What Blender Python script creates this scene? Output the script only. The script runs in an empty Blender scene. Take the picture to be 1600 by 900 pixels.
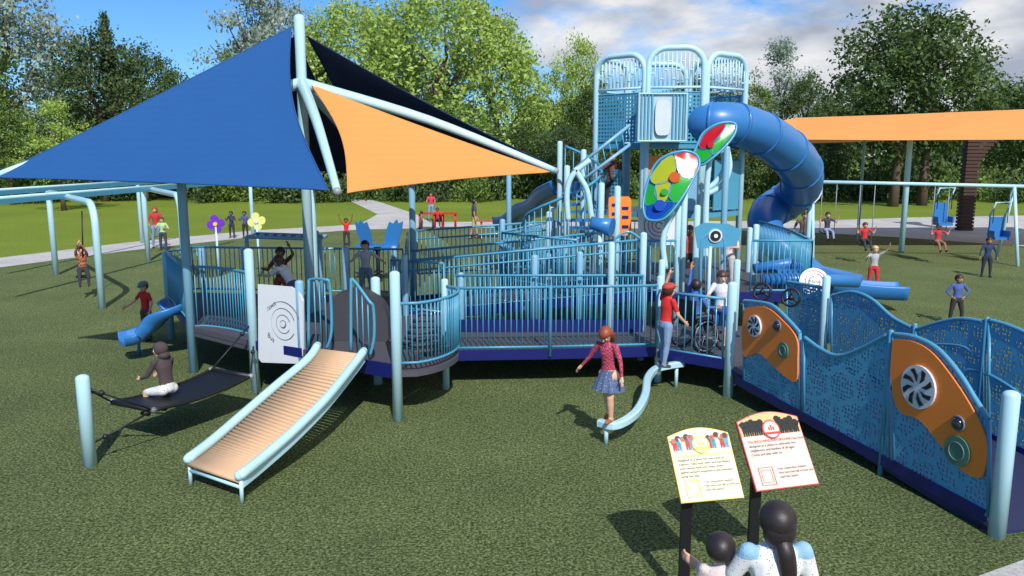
import bpy, bmesh, math, random
import numpy as np
from mathutils import Vector as V, Matrix
random.seed(7); np.random.seed(7)
rad=math.radians
F=1265.; TH=rad(9.5); CH=3.67
SC=bpy.context.scene
COL=SC.collection
# ------------------------------------------------ survey helpers (photo measurements -> metres)
def ray(u,v):
    r=(u-800)/F; d=(v-450)/F
    return V((r, math.cos(TH)-d*math.sin(TH), -math.sin(TH)-d*math.cos(TH)))
def P(u,v,z=0.):
    q=ray(u,v); t=(z-CH)/q.z
    return V((q.x*t,q.y*t,z))
def PD(u,v,Y):
    q=ray(u,v); t=Y/q.y
    return V((q.x*t,Y,CH+q.z*t))
def PL(a,b,u,v):
    a=V(a[:2]);b=V(b[:2]); n=V((b.y-a.y,-(b.x-a.x))); q=ray(u,v)
    t=(n.x*a.x+n.y*a.y)/(n.x*q.x+n.y*q.y)
    return V((q.x*t,q.y*t,CH+q.z*t))
# ------------------------------------------------ materials
def lin(c): c/=255.; return c/12.92 if c<=.04045 else ((c+.055)/1.055)**2.4
_m={}
def mat(name,rgb,rough=.45,var=.12,scale=6,bump=0.,bscale=60,k=.85,coat=0.,translucent=0.,weave=0.):
    if name in _m: return _m[name]
    m=bpy.data.materials.new(name); m.use_nodes=True; nt=m.node_tree; N=nt.nodes; L=nt.links
    b=N['Principled BSDF']; c=[lin(x)*k for x in rgb]
    tc=N.new('ShaderNodeTexCoord'); nz=N.new('ShaderNodeTexNoise'); nz.inputs['Scale'].default_value=scale; nz.inputs['Detail'].default_value=5
    L.new(tc.outputs['Object'],nz.inputs['Vector'])
    mx=N.new('ShaderNodeMix'); mx.data_type='RGBA'
    mx.inputs[6].default_value=(*[x*(1-var) for x in c],1); mx.inputs[7].default_value=(*[min(1,x*(1+var)) for x in c],1)
    L.new(nz.outputs['Fac'],mx.inputs[0]); L.new(mx.outputs[2],b.inputs['Base Color'])
    b.inputs['Roughness'].default_value=rough; b.inputs['Coat Weight'].default_value=coat
    if bump:
        n2=N.new('ShaderNodeTexNoise'); n2.inputs['Scale'].default_value=bscale; n2.inputs['Detail'].default_value=3
        L.new(tc.outputs['Object'],n2.inputs['Vector'])
        bp=N.new('ShaderNodeBump'); bp.inputs['Strength'].default_value=bump; bp.inputs['Distance'].default_value=.02
        hgt=n2.outputs['Fac']
        if weave:
            wv=N.new('ShaderNodeTexWave'); wv.bands_direction='Z'; wv.inputs['Scale'].default_value=weave; wv.inputs['Distortion'].default_value=2.; wv.inputs['Detail'].default_value=2; L.new(tc.outputs['Object'],wv.inputs['Vector'])
            ad=N.new('ShaderNodeMath'); L.new(hgt,ad.inputs[0]); L.new(wv.outputs['Fac'],ad.inputs[1]); hgt=ad.outputs[0]
        L.new(hgt,bp.inputs['Height']); L.new(bp.outputs[0],b.inputs['Normal'])
    if translucent:
        tr=N.new('ShaderNodeBsdfTranslucent'); L.new(mx.outputs[2],tr.inputs[0]); ms=N.new('ShaderNodeMixShader'); ms.inputs[0].default_value=translucent
        L.new(b.outputs[0],ms.inputs[1]); L.new(tr.outputs[0],ms.inputs[2]); L.new(ms.outputs[0],N['Material Output'].inputs[0])
    _m[name]=m; return m
def cl(r,g,b): return mat('cloth_%d_%d_%d'%(r,g,b),(r,g,b),.85,.18,25,.4,90)
def perforated(name,rgb,scale=16,thr=.27,grid=False,k=.85):
    m=mat(name,rgb,.4,k=k); nt=m.node_tree; N=nt.nodes; L=nt.links
    uv=N.new('ShaderNodeUVMap')
    vo=N.new('ShaderNodeTexVoronoi'); vo.voronoi_dimensions='2D'; vo.inputs['Scale'].default_value=scale
    vo.inputs['Randomness'].default_value=0. if grid else .45
    L.new(uv.outputs[0],vo.inputs['Vector'])
    lt=N.new('ShaderNodeMath'); lt.operation='LESS_THAN'; lt.inputs[1].default_value=thr; L.new(vo.outputs['Distance'],lt.inputs[0])
    fac=lt.outputs[0]
    if not grid: # solid veins between clusters of holes
        v2=N.new('ShaderNodeTexVoronoi'); v2.voronoi_dimensions='2D'; v2.feature='DISTANCE_TO_EDGE'; v2.inputs['Scale'].default_value=scale/6.5
        L.new(uv.outputs[0],v2.inputs['Vector'])
        g=N.new('ShaderNodeMath'); g.operation='GREATER_THAN'; g.inputs[1].default_value=.1; L.new(v2.outputs['Distance'],g.inputs[0])
        mu=N.new('ShaderNodeMath'); mu.operation='MULTIPLY'; L.new(lt.outputs[0],mu.inputs[0]); L.new(g.outputs[0],mu.inputs[1]); fac=mu.outputs[0]
    tp=N.new('ShaderNodeBsdfTransparent'); ms=N.new('ShaderNodeMixShader')
    L.new(fac,ms.inputs[0]); L.new(N['Principled BSDF'].outputs[0],ms.inputs[1]); L.new(tp.outputs[0],ms.inputs[2]); L.new(ms.outputs[0],N['Material Output'].inputs[0])
    return m
LB=mat('light_blue_paint',(186,226,238),.32,.04,3,coat=.3,k=.88)
MBL=mat('mid_blue_paint',(132,182,210),.35,.06,3,coat=.3,k=.9)
TEAL=mat('teal_paint',(76,154,188),.38,.08,4,coat=.2,k=.9)
NAVY=mat('navy_paint',(20,28,104),.4,.1,4)
SLB=mat('slide_blue_plastic',(50,120,188),.38,.05,2,coat=.15,k=.9)
ORG=mat('orange_plastic',(255,136,52),.4,.06,5,k=.98)
DECK=mat('grey_deck_coating',(78,78,88),.7,.15,40,.3,120)
DKG=mat('dark_grey_coating',(60,60,68),.7,.15,30,.3,100)
RFL=mat('dark_blue_ramp_coating',(38,44,84),.7,.15,30,.3,100)
BLK=mat('black_rubber',(22,22,25),.5,.15,10)
WHT=mat('white_plastic',(228,232,236),.4,.04,5)
GRYP=mat('grey_plastic',(120,126,134),.4,.06,5)
TAN=mat('tan_roller',(226,186,146),.5,.08,8,k=.78)
SKIN=mat('skin',(228,176,148),.55,.06,12)
SKIN2=mat('skin_tanned',(190,134,98),.55,.06,12)
SKIN3=mat('skin_brown',(134,88,64),.55,.06,12)
EYEW=mat('eye_white',(235,235,235),.3); EYED=mat('eye_dark',(35,22,15),.3); LIP=mat('lip',(176,88,84),.5)
def hairmat(n,c):
    m=mat(n,c,.45,.3,30); nt=m.node_tree;N=nt.nodes;L=nt.links
    tc=N.new('ShaderNodeTexCoord'); mp=N.new('ShaderNodeMapping'); mp.inputs['Scale'].default_value=(260,260,14); L.new(tc.outputs['Object'],mp.inputs[0]); nz=N.new('ShaderNodeTexNoise'); nz.inputs['Scale'].default_value=1.; L.new(mp.outputs[0],nz.inputs['Vector'])
    bp=N.new('ShaderNodeBump'); bp.inputs['Strength'].default_value=.35; bp.inputs['Distance'].default_value=.004; L.new(nz.outputs['Fac'],bp.inputs['Height']); L.new(bp.outputs[0],N['Principled BSDF'].inputs['Normal']); return m
HBR=hairmat('hair_brown',(78,52,40)); HBK=hairmat('hair_black',(46,38,40)); HBL=hairmat('hair_blond',(210,178,125)); HRD=hairmat('hair_auburn',(150,72,46))
RED=mat('red_plastic',(205,40,36),.4); YEL=mat('yellow_plastic',(240,215,70),.4); PUR=mat('purple_plastic',(120,50,200),.4)
STEEL=mat('galvanised_steel',(150,155,160),.35,.1,8)
PERF=perforated('perforated_teal_panel',(84,162,196),20,.33,k=1.)
PERF2=perforated('mesh_teal_panel',(80,158,188),13,.3,True)
# ------------------------------------------------ mesh builder
class MB:
    def __init__(s): s.v=[];s.f=[];s.mi=[];s.sm=[];s.mats=[];s.uv={}
    def m(s,mt):
        if mt not in s.mats: s.mats.append(mt)
        return s.mats.index(mt)
    def add(s,vs,fs,mt,smooth=False,uvs=None):
        o=len(s.v); s.v+= [tuple(p) for p in vs]; k=s.m(mt)
        for f in fs:
            s.f.append(tuple(i+o for i in f)); s.mi.append(k); s.sm.append(smooth)
        if uvs:
            for i,q in enumerate(uvs): s.uv[o+i]=q
    def sweep(s,pts,sec,mt,closed_sec=True,smooth=True,scales=None,up=None,caps=True,loop=False):
        pts=[V(p) for p in pts]; n=len(pts); m=len(sec); vs=[]
        ref=None
        for i,p in enumerate(pts):
            if loop: t=pts[(i+1)%n]-pts[i-1]
            else: t=pts[min(i+1,n-1)]-pts[max(i-1,0)]
            if t.length<1e-9: t=V((0,0,1))
            t.normalize()
            if up is not None: x=t.cross(V(up))
            else:
                if ref is None: ref=V((0,0,1)) if abs(t.z)<.9 else V((0,1,0)); x=t.cross(ref)
                else: x=px-t*px.dot(t)
            if x.length<1e-6: x=t.orthogonal()
            x.normalize(); y=x.cross(t); px=x
            k=scales[i] if scales else 1.
            vs+=[p+x*(a*k)+y*(b*k) for a,b in sec]
        fs=[]; mm=m if closed_sec else m-1
        for i in range(n if loop else n-1):
            j=(i+1)%n
            for a in range(mm):
                b=(a+1)%m; fs.append((i*m+a,i*m+b,j*m+b,j*m+a))
        s.add(vs,fs,mt,smooth)
        if caps and closed_sec and not loop:
            o=len(s.v)-len(vs); k=s.m(mt)
            s.f.append(tuple(o+a for a in reversed(range(m)))); s.f.append(tuple(o+(n-1)*m+a for a in range(m))); s.mi+=[k,k]; s.sm+=[False,False]
    def tube(s,pts,r,mt,n=10,rs=None,loop=False,smooth=True):
        s.sweep(pts,[(r*math.cos(6.28318*i/n),r*math.sin(6.28318*i/n)) for i in range(n)],mt,True,smooth,rs,loop=loop)
    def post(s,x,y,z0,z1,r,mt,n=16,cap=True):
        pts=[(x,y,z0),(x,y,z1-r*.6)]; k=[1,1]
        if cap:
            for a in (25,50,70,88): pts.append((x,y,z1-r*.6+r*.6*math.sin(rad(a)))); k.append(math.cos(rad(a)))
        s.tube(pts,r,mt,n,k)
    def box(s,c,d,mt,ax=None,smooth=False):
        c=V(c); X,Y,Z=ax if ax else (V((1,0,0)),V((0,1,0)),V((0,0,1)))
        vs=[c+X*(a*d[0]/2)+Y*(b*d[1]/2)+Z*(e*d[2]/2) for a in(-1,1) for b in(-1,1) for e in(-1,1)]
        s.add(vs,[(0,1,3,2),(4,6,7,5),(0,4,5,1),(2,3,7,6),(0,2,6,4),(1,5,7,3)],mt,smooth)
    def prism(s,poly,off,mt,uv=False,smooth=False):
        poly=[V(p) for p in poly]; off=V(off); n=len(poly)
        a=[p-off/2 for p in poly]; b=[p+off/2 for p in poly]
        uvs=None
        if uv:
            nn=off.normalized(); zz=V((0,0,1)); xx=zz.cross(nn).normalized(); yy=nn.cross(xx)
            q=[(p.dot(xx),p.dot(yy)) for p in poly]; uvs=q+q
        s.add(a+b,[tuple(reversed(range(n))),tuple(range(n,2*n))]+[(i,(i+1)%n,n+(i+1)%n,n+i) for i in range(n)],mt,smooth,uvs)
    def sphere(s,c,r,mt,n=12,m=8,rot=None):
        c=V(c); r=r if hasattr(r,'__len__') else (r,r,r); vs=[];fs=[]
        for i in range(m+1):
            ph=math.pi*i/m
            for j in range(n):
                th=2*math.pi*j/n; q=V((r[0]*math.sin(ph)*math.cos(th),r[1]*math.sin(ph)*math.sin(th),r[2]*math.cos(ph)))
                if rot: q=rot@q
                vs.append(c+q)
        for i in range(m):
            for j in range(n): fs.append((i*n+j,(i+1)*n+j,(i+1)*n+(j+1)%n,i*n+(j+1)%n))
        s.add(vs,fs,mt,True)
    def disc(s,c,nrm,r,th,mt,n=28,rx=None):
        c=V(c); nrm=V(nrm).normalized(); z=V((0,0,1)); x=z.cross(nrm)
        if x.length<1e-3: x=V((1,0,0))
        x.normalize(); y=nrm.cross(x)
        s.prism([c+x*((rx or r)*math.cos(6.28318*i/n))+y*(r*math.sin(6.28318*i/n)) for i in range(n)],nrm*th,mt)
    def ring(s,c,nrm,r,t,mt,n=28,k=8,a0=0,a1=360):
        c=V(c); nrm=V(nrm).normalized(); z=V((0,0,1)); x=z.cross(nrm)
        if x.length<1e-3: x=V((1,0,0))
        x.normalize(); y=nrm.cross(x); full=(a1-a0)>=360
        s.tube([c+x*(r*math.cos(rad(a0+(a1-a0)*i/(n if full else n-1))))+y*(r*math.sin(rad(a0+(a1-a0)*i/(n if full else n-1)))) for i in range(n)],t,mt,k,loop=full)
    def text(s,t,size,o,x,y,mt,align='CENTER'):
        cu=bpy.data.curves.new('t','FONT'); cu.body=t; cu.size=size; cu.align_x=align; cu.resolution_u=2
        ob=bpy.data.objects.new('t',cu); COL.objects.link(ob); dg=bpy.context.evaluated_depsgraph_get()
        me=bpy.data.meshes.new_from_object(ob.evaluated_get(dg))
        o=V(o);x=V(x).normalized();y=V(y).normalized()
        s.add([o+x*q.co.x+y*q.co.y for q in me.vertices],[tuple(p.vertices) for p in me.polygons],mt)
        bpy.data.objects.remove(ob); bpy.data.meshes.remove(me); bpy.data.curves.remove(cu)
    def mesh(s,name,shift=None):
        me=bpy.data.meshes.new(name)
        vs=s.v if shift is None else [(a-shift[0],b-shift[1],c-shift[2]) for a,b,c in s.v]
        me.from_pydata(vs,[],s.f)
        for q in s.mats: me.materials.append(q)
        me.polygons.foreach_set('material_index',s.mi); me.polygons.foreach_set('use_smooth',s.sm)
        if s.uv:
            ul=me.uv_layers.new(name='UVMap')
            for lp in me.loops:
                q=s.uv.get(lp.vertex_index)
                if q: ul.data[lp.index].uv=q
        me.update(); return me
    def obj(s,name,parent=None,label=None,cat=None,kind=None,group=None):
        if parent is not None:
            ob=bpy.data.objects.new(name,s.mesh(name)); COL.objects.link(ob); ob.parent=parent
            base=V(parent['base']) if 'base' in parent else V((0,0,0))
            ob.matrix_parent_inverse=Matrix.Translation(-base)
        else:
            if kind!='structure':
                A=np.array(s.v); sh=((A[:,0].min()+A[:,0].max())/2,(A[:,1].min()+A[:,1].max())/2,A[:,2].min())
            else: sh=(0,0,0)
            ob=bpy.data.objects.new(name,s.mesh(name,sh)); ob.location=sh; COL.objects.link(ob)
        if label: ob['label']=label
        if cat: ob['category']=cat
        if kind: ob['kind']=kind
        if group: ob['group']=group
        return ob
def thing(name,loc,label,cat,group=None):
    e=bpy.data.objects.new(name,None); e.empty_display_size=.2; COL.objects.link(e)
    e.location=loc; e['base']=tuple(loc); e['label']=label; e['category']=cat
    if group: e['group']=group
    return e
def smoothpath(pts,n=6):
    pts=[V(p) for p in pts]; out=[]
    for i in range(len(pts)-1):
        p0=pts[max(i-1,0)];p1=pts[i];p2=pts[i+1];p3=pts[min(i+2,len(pts)-1)]
        for j in range(n):
            t=j/n; out.append(.5*((2*p1)+(p2-p0)*t+(2*p0-5*p1+4*p2-p3)*t*t+(3*p1-p0-3*p2+p3)*t**3))
    out.append(pts[-1]); return out
# ------------------------------------------------ camera, light, sky
cam=bpy.data.cameras.new('camera'); co=bpy.data.objects.new('camera',cam); COL.objects.link(co); co.location=(0,0,CH); co.rotation_euler=(rad(90)-TH,0,0)
cam.lens=36*F/1600; cam.sensor_width=36; cam.clip_end=900; SC.camera=co
el=rad(43); sd=V((.22,-1,0)).normalized(); S=V((sd.x*math.cos(el),sd.y*math.cos(el),math.sin(el)))
sl=bpy.data.lights.new('sun','SUN'); sl.energy=4.8; sl.angle=rad(.5); sl.color=(1,.965,.91); so=bpy.data.objects.new('sun',sl); COL.objects.link(so)
so.rotation_euler=S.to_track_quat('Z','Y').to_euler(); so.location=(8,-20,30)
W=bpy.data.worlds.new('World'); SC.world=W; W.use_nodes=True; nt=W.node_tree; N=nt.nodes; L=nt.links; N.clear()
out=N.new('ShaderNodeOutputWorld'); sky=N.new('ShaderNodeTexSky'); sky.sky_type='NISHITA'; sky.sun_disc=False; sky.sun_elevation=el; sky.sun_rotation=math.atan2(sd.x,sd.y); sky.air_density=1.; sky.dust_density=.2; sky.ozone_density=3.
b1=N.new('ShaderNodeBackground'); b1.inputs[1].default_value=.125
tn=N.new('ShaderNodeMix'); tn.data_type='RGBA'; tn.blend_type='MULTIPLY'; tn.inputs[0].default_value=1; tn.inputs[7].default_value=(.42,.74,1.12,1); L.new(sky.outputs[0],tn.inputs[6]); L.new(tn.outputs[2],b1.inputs[0])
tc=N.new('ShaderNodeTexCoord'); mp=N.new('ShaderNodeMapping'); mp.inputs['Scale'].default_value=(1,1,2.6); L.new(tc.outputs['Generated'],mp.inputs[0])
nz=N.new('ShaderNodeTexNoise'); nz.inputs['Scale'].default_value=4.2; nz.inputs['Detail'].default_value=9; nz.inputs['Roughness'].default_value=.58; nz.inputs['Distortion'].default_value=.3; L.new(mp.outputs[0],nz.inputs[0])
sx=N.new('ShaderNodeSeparateXYZ'); L.new(tc.outputs['Generated'],sx.inputs[0])
ma=N.new('ShaderNodeMath'); ma.operation='MULTIPLY_ADD'; ma.inputs[1].default_value=.36; L.new(sx.outputs[0],ma.inputs[0]); L.new(nz.outputs['Fac'],ma.inputs[2])
cr=N.new('ShaderNodeValToRGB'); cr.color_ramp.elements[0].position=.49; cr.color_ramp.elements[1].position=.62; L.new(ma.outputs[0],cr.inputs[0])
n3=N.new('ShaderNodeTexNoise'); n3.inputs['Scale'].default_value=8; n3.inputs['Detail'].default_value=7; L.new(mp.outputs[0],n3.inputs[0])
c3=N.new('ShaderNodeValToRGB'); c3.color_ramp.elements[0].position=.36; c3.color_ramp.elements[0].color=(.44,.5,.62,1); c3.color_ramp.elements[1].position=.6; c3.color_ramp.elements[1].color=(.95,.96,.98,1); L.new(n3.outputs['Fac'],c3.inputs[0])
b2=N.new('ShaderNodeBackground'); b2.inputs[1].default_value=.9; L.new(c3.outputs[0],b2.inputs[0])
mx=N.new('ShaderNodeMixShader'); L.new(cr.outputs[0],mx.inputs[0]); L.new(b1.outputs[0],mx.inputs[1]); L.new(b2.outputs[0],mx.inputs[2]); L.new(mx.outputs[0],out.inputs[0])
SC.view_settings.view_transform='Standard'; SC.view_settings.look='None'; SC.view_settings.exposure=0
# ------------------------------------------------ ground
def groundmat(name,a,b,c,fine,coarse,bump):
    m=bpy.data.materials.new(name); m.use_nodes=True; nt=m.node_tree; N=nt.nodes; L=nt.links; bs=N['Principled BSDF']; bs.inputs['Roughness'].default_value=.95
    bs.inputs['Specular IOR Level'].default_value=.15
    tc=N.new('ShaderNodeTexCoord')
    def nz(s,d=4,r=.6):
        n=N.new('ShaderNodeTexNoise'); n.inputs['Scale'].default_value=s; n.inputs['Detail'].default_value=d; n.inputs['Roughness'].default_value=r; L.new(tc.outputs['Object'],n.inputs['Vector']); return n
    f=nz(fine,6,.8); g=nz(coarse,5); h=nz(fine*.28,3)
    r=N.new('ShaderNodeValToRGB'); e=r.color_ramp.elements; e[0].position=.4; e[0].color=(*a,1); e[1].position=.61; e[1].color=(*c,1); k=r.color_ramp.elements.new(.5); k.color=(*b,1)
    L.new(f.outputs['Fac'],r.inputs[0])
    m1=N.new('ShaderNodeMix'); m1.data_type='RGBA'; m1.blend_type='MULTIPLY'; m1.inputs[0].default_value=1
    r2=N.new('ShaderNodeValToRGB'); r2.color_ramp.elements[0].position=.3; r2.color_ramp.elements[0].color=(.8,.82,.78,1); r2.color_ramp.elements[1].position=.7; r2.color_ramp.elements[1].color=(1.12,1.1,1.05,1); L.new(g.outputs['Fac'],r2.inputs[0])
    L.new(r.outputs[0],m1.inputs[6]); L.new(r2.outputs[0],m1.inputs[7]); L.new(m1.outputs[2],bs.inputs['Base Color'])
    ad=N.new('ShaderNodeMath'); L.new(f.outputs['Fac'],ad.inputs[0]); L.new(h.outputs['Fac'],ad.inputs[1])
    bp=N.new('ShaderNodeBump'); bp.inputs['Strength'].default_value=bump; bp.inputs['Distance'].default_value=.03; L.new(ad.outputs[0],bp.inputs['Height']); L.new(bp.outputs[0],bs.inputs['Normal'])
    return m
TURF=groundmat('play_turf',(.022,.036,.012),(.1,.138,.046),(.29,.34,.17),34,.5,.9)
LAWN=groundmat('lawn_grass',(.08,.125,.012),(.16,.22,.024),(.24,.31,.06),14,.12,.4)
CONC=groundmat('pale_concrete',(.36,.35,.36),(.47,.46,.47),(.56,.55,.56),20,.6,.1)
def sheet(name,pts,z,m,label):
    b=MB(); b.add([(p[0],p[1],z) for p in pts],[tuple(range(len(pts)))],m); return b.obj(name,None,label,name.replace('_',' '),'structure')
sheet('ground',[(-500,-60),(500,-60),(500,700),(-500,700)],0,LAWN,'bright green mown lawn around the playground')
near=[(-260,452),(0,418),(200,392),(400,370),(560,359),(700,356),(860,356),(1060,358),(1280,364),(1420,372),(1600,385),(1850,408)]
far=[(-260,434),(0,403),(200,379),(400,360),(560,351),(700,347),(860,346),(1060,346),(1280,345),(1420,340),(1600,337),(1850,337)]
np_=[P(*q) for q in near]; fp=[P(*q) for q in far]
tp=[(p.x,p.y) for p in np_]+[(40,14),(40,-10),(-40,-10),(-40,14)]
sheet('play_surface',tp,.004,TURF,'dark green speckled synthetic turf under the play equipment')
b=MB()
for i in range(len(near)-1): b.add([(q.x,q.y,.008) for q in (np_[i],np_[i+1],fp[i+1],fp[i])],[(0,1,2,3)],CONC)
b.obj('concrete_path',None,'pale concrete path curving behind the playground','path','structure')
br=[((560,352),(680,352)),((590,335),(650,335)),((555,318),(600,318)),((525,305),(556,305)),((500,296),(520,296)),((440,290),(450,289))]
b=MB()
for i in range(len(br)-1):
    q=[P(*br[i][0]),P(*br[i][1]),P(*br[i+1][1]),P(*br[i+1][0])]; b.add([(p.x,p.y,.012) for p in q],[(0,1,2,3)],CONC)
b.obj('branch_path',None,'narrow concrete path leading away to the trees','path','structure')
q=[P(1500,912),P(1600,876),P(1750,830),(9,4,0),(5,3.5,0)]
sheet('corner_paving',[(p[0],p[1]) for p in q],.012,CONC,'corner of pale concrete paving beside the turf')
# ------------------------------------------------ vegetation
def leafmat(name,dark,light,tr=.3):
    m=bpy.data.materials.new(name); m.use_nodes=True; nt=m.node_tree; N=nt.nodes; L=nt.links; bs=N['Principled BSDF']; bs.inputs['Roughness'].default_value=.6
    ge=N.new('ShaderNodeNewGeometry'); tc=N.new('ShaderNodeTexCoord'); nz=N.new('ShaderNodeTexNoise'); nz.inputs['Scale'].default_value=.45; nz.inputs['Detail'].default_value=3; L.new(tc.outputs['Object'],nz.inputs['Vector'])
    ad=N.new('ShaderNodeMath'); ad.operation='MULTIPLY_ADD'; ad.inputs[1].default_value=.45; L.new(ge.outputs['Random Per Island'],ad.inputs[0]); L.new(nz.outputs['Fac'],ad.inputs[2])
    r=N.new('ShaderNodeValToRGB'); r.color_ramp.elements[0].position=.45; r.color_ramp.elements[0].color=(*dark,1); r.color_ramp.elements[1].position=.95; r.color_ramp.elements[1].color=(*light,1); L.new(ad.outputs[0],r.inputs[0])
    L.new(r.outputs[0],bs.inputs['Base Color']); t=N.new('ShaderNodeBsdfTranslucent'); L.new(r.outputs[0],t.inputs[0]); ms=N.new('ShaderNodeMixShader'); ms.inputs[0].default_value=tr
    L.new(bs.outputs[0],ms.inputs[1]); L.new(t.outputs[0],ms.inputs[2]); L.new(ms.outputs[0],N['Material Output'].inputs[0]); return m
LEAF={'dark':leafmat('leaf_dark',(.03,.065,.015),(.12,.2,.045)),'mid':leafmat('leaf_mid',(.07,.13,.02),(.22,.33,.07)),
 'bright':leafmat('leaf_bright',(.2,.31,.05),(.5,.64,.16),.35),'grey':leafmat('leaf_grey',(.16,.23,.16),(.42,.5,.42)),'ever':leafmat('leaf_evergreen',(.022,.048,.014),(.085,.14,.035),.15)}
BARK=mat('bark',(96,80,64),.9,.35,3,.8,12)
def leafquads(C,size,up=.5):
    n=len(C); nr=np.random.normal(size=(n,3)); nr[:,2]+=up; nr[:,1]-=.25; nr/=np.linalg.norm(nr,axis=1)[:,None]
    t=np.cross(nr,np.random.normal(size=(n,3))); t/=np.linalg.norm(t,axis=1)[:,None]; bt=np.cross(nr,t)
    s=(size*np.random.uniform(.6,1.4,n))[:,None]
    return np.stack([C-t*s,C+bt*s*.55,C+t*s,C-bt*s*.55],1).reshape(-1,3)
def meshfromquads(name,v,m):
    me=bpy.data.meshes.new(name); n=len(v)//4; me.vertices.add(len(v)); me.vertices.foreach_set('co',v.astype(np.float32).ravel())
    me.loops.add(n*4); me.loops.foreach_set('vertex_index',np.arange(n*4,dtype=np.int32)); me.polygons.add(n); me.polygons.foreach_set('loop_start',np.arange(0,n*4,4,dtype=np.int32))
    me.update(calc_edges=True); me.materials.append(m); return me
def crown(kind,seed):
    rs=np.random.RandomState(seed); C=[]
    if kind=='broad':
        for i in range(150):
            while 1:
                p=rs.uniform(-1,1,3)
                r=np.linalg.norm(p)
                if .35<r<1: break
            prof=1-.35*max(0,p[2])-.15*math.sin(3*math.atan2(p[1],p[0])+seed)
            c=np.array([p[0]*.36*prof,p[1]*.36*prof,.6+p[2]*.36])
            rr=rs.uniform(.04,.085); q=rs.normal(size=(75,3))*rr*np.array([.6,.6,.42]); C.append(c+q)
    elif kind=='willow':
        for i in range(230):
            a=rs.uniform(0,6.28); r=rs.uniform(.05,.40)**.9; z0=.95-.55*(r/.4)**2*rs.uniform(.5,1); ln=rs.uniform(.12,.3)
            t=rs.uniform(0,1,60)[:,None]; c=np.array([r*math.cos(a),r*math.sin(a),z0])
            C.append(c+np.array([.05*math.cos(a),.05*math.sin(a),-ln])*t+rs.normal(size=(60,3))*.017)
    elif kind=='open':
        for i in range(85):
            a=rs.uniform(0,6.28); h=rs.uniform(.3,1); r=.33*math.sin(min(1,(1.05-h)*1.6)*1.57)*rs.uniform(.3,1)
            c=np.array([r*math.cos(a),r*math.sin(a),h]); C.append(c+rs.normal(size=(70,3))*np.array([.035,.035,.022]))
    elif kind=='conifer':
        for i in range(170):
            h=rs.uniform(.12,1); a=rs.uniform(0,6.28); r=.26*(1.03-h)**.8*rs.uniform(.5,1)
            t=rs.uniform(.2,1,48)[:,None]; C.append(np.array([0,0,h])+np.array([r*math.cos(a),r*math.sin(a),-.02])*t*1.2+rs.normal(size=(48,3))*.016)
    return np.concatenate(C)
def trunk(seed,kind):
    b=MB(); rs=random.Random(seed); top=.75
    pts=[(rs.uniform(-.01,.01)*i,rs.uniform(-.01,.01)*i,top*i/6) for i in range(7)]
    b.tube(pts,.022,BARK,8,[1.35,1,.9,.78,.62,.45,.25])
    for i in range(7):
        h=rs.uniform(.22,.6); a=rs.uniform(0,6.28); r=rs.uniform(.14,.27); 
        b.tube([(0,0,h),(r*.4*math.cos(a),r*.4*math.sin(a),h+.07),(r*math.cos(a),r*math.sin(a),h+.2)],.009,BARK,6,[1.1,.7,.25])
    return b.mesh('trunk')
TREEM={}
for i,(k,s_) in enumerate([('broad',1),('broad',5),('willow',3),('open',4),('conifer',8),('broad',11)]):
    np.random.seed(s_); key=k+str(sum(1 for q in TREEM if q.startswith(k)))
    TREEM[key]=(meshfromquads('crown',leafquads(crown(k,s_),.0105 if k!='willow' else .0095),LEAF['mid']),trunk(s_,k))
def tree(x,y,h,w,key,lm,label,name='tree',cat='tree'):
    e=thing(name,(x,y,0),label,cat); r=random.uniform(-.8,.8)
    for nm,me in (('trunk',TREEM[key][1]),('crown',TREEM[key][0])):
        o=bpy.data.objects.new(nm,me); COL.objects.link(o); o.parent=e; o.scale=(w/.75,w/.75,h) if nm=='crown' else (h*.9,h*.9,h); o.rotation_euler=(0,0,r)
        if nm=='crown': o.material_slots[0].link='OBJECT'; o.material_slots[0].material=LEAF[lm]
    return e
def tpx(u,vt,Y,wpx,key,lm,label,**k):
    d=Y*.986+.6; h=PD(u,vt,Y).z; tree((u-800)/F*d,Y,h,wpx/F*d,key,lm,label,**k)
T=[(30,-60,70,240,'broad0','grey'),(-60,-40,66,220,'broad1','mid'),(165,35,62,190,'broad2','ever'),(185,20,64,120,'conifer0','ever'),(100,155,52,130,'open0','bright'),(235,60,80,150,'broad2','dark'),
(300,105,72,150,'broad1','dark'),(375,75,66,130,'broad0','mid'),(405,-50,88,190,'open0','grey'),(445,-30,92,150,'broad2','grey'),(560,-20,75,210,'willow0','bright'),(690,-45,70,270,'willow0','bright'),(775,10,72,170,'broad0','bright'),
(500,60,80,150,'broad1','mid'),(640,60,84,200,'broad2','mid'),(860,150,84,130,'broad1','dark'),(900,50,80,110,'broad0','bright'),(925,120,74,120,'broad2','dark'),(1000,140,80,150,'broad0','mid'),(1090,110,86,150,'broad1','dark'),
(1165,125,76,110,'broad0','mid'),(1212,60,84,140,'open0','grey'),(1250,105,74,110,'broad2','dark'),(1300,140,80,120,'broad1','dark'),(1395,-5,56,250,'broad1','dark'),(1440,5,57,230,'broad0','dark'),(1540,120,74,150,'broad2','mid'),(1610,105,70,160,'broad1','dark'),(1700,90,70,180,'broad0','dark'),
(700,150,66,170,'broad1','mid'),(820,185,66,110,'broad2','dark'),(230,170,62,120,'broad0','ever'),(20,150,58,120,'broad2','mid'),(340,180,62,140,'broad1','ever'),(-160,0,66,220,'broad0','mid'),(1800,60,66,200,'broad1','mid'),(1130,190,64,120,'broad1','ever'),(880,190,63,110,'broad0','ever'),(1270,180,63,120,'broad0','ever')]
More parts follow.
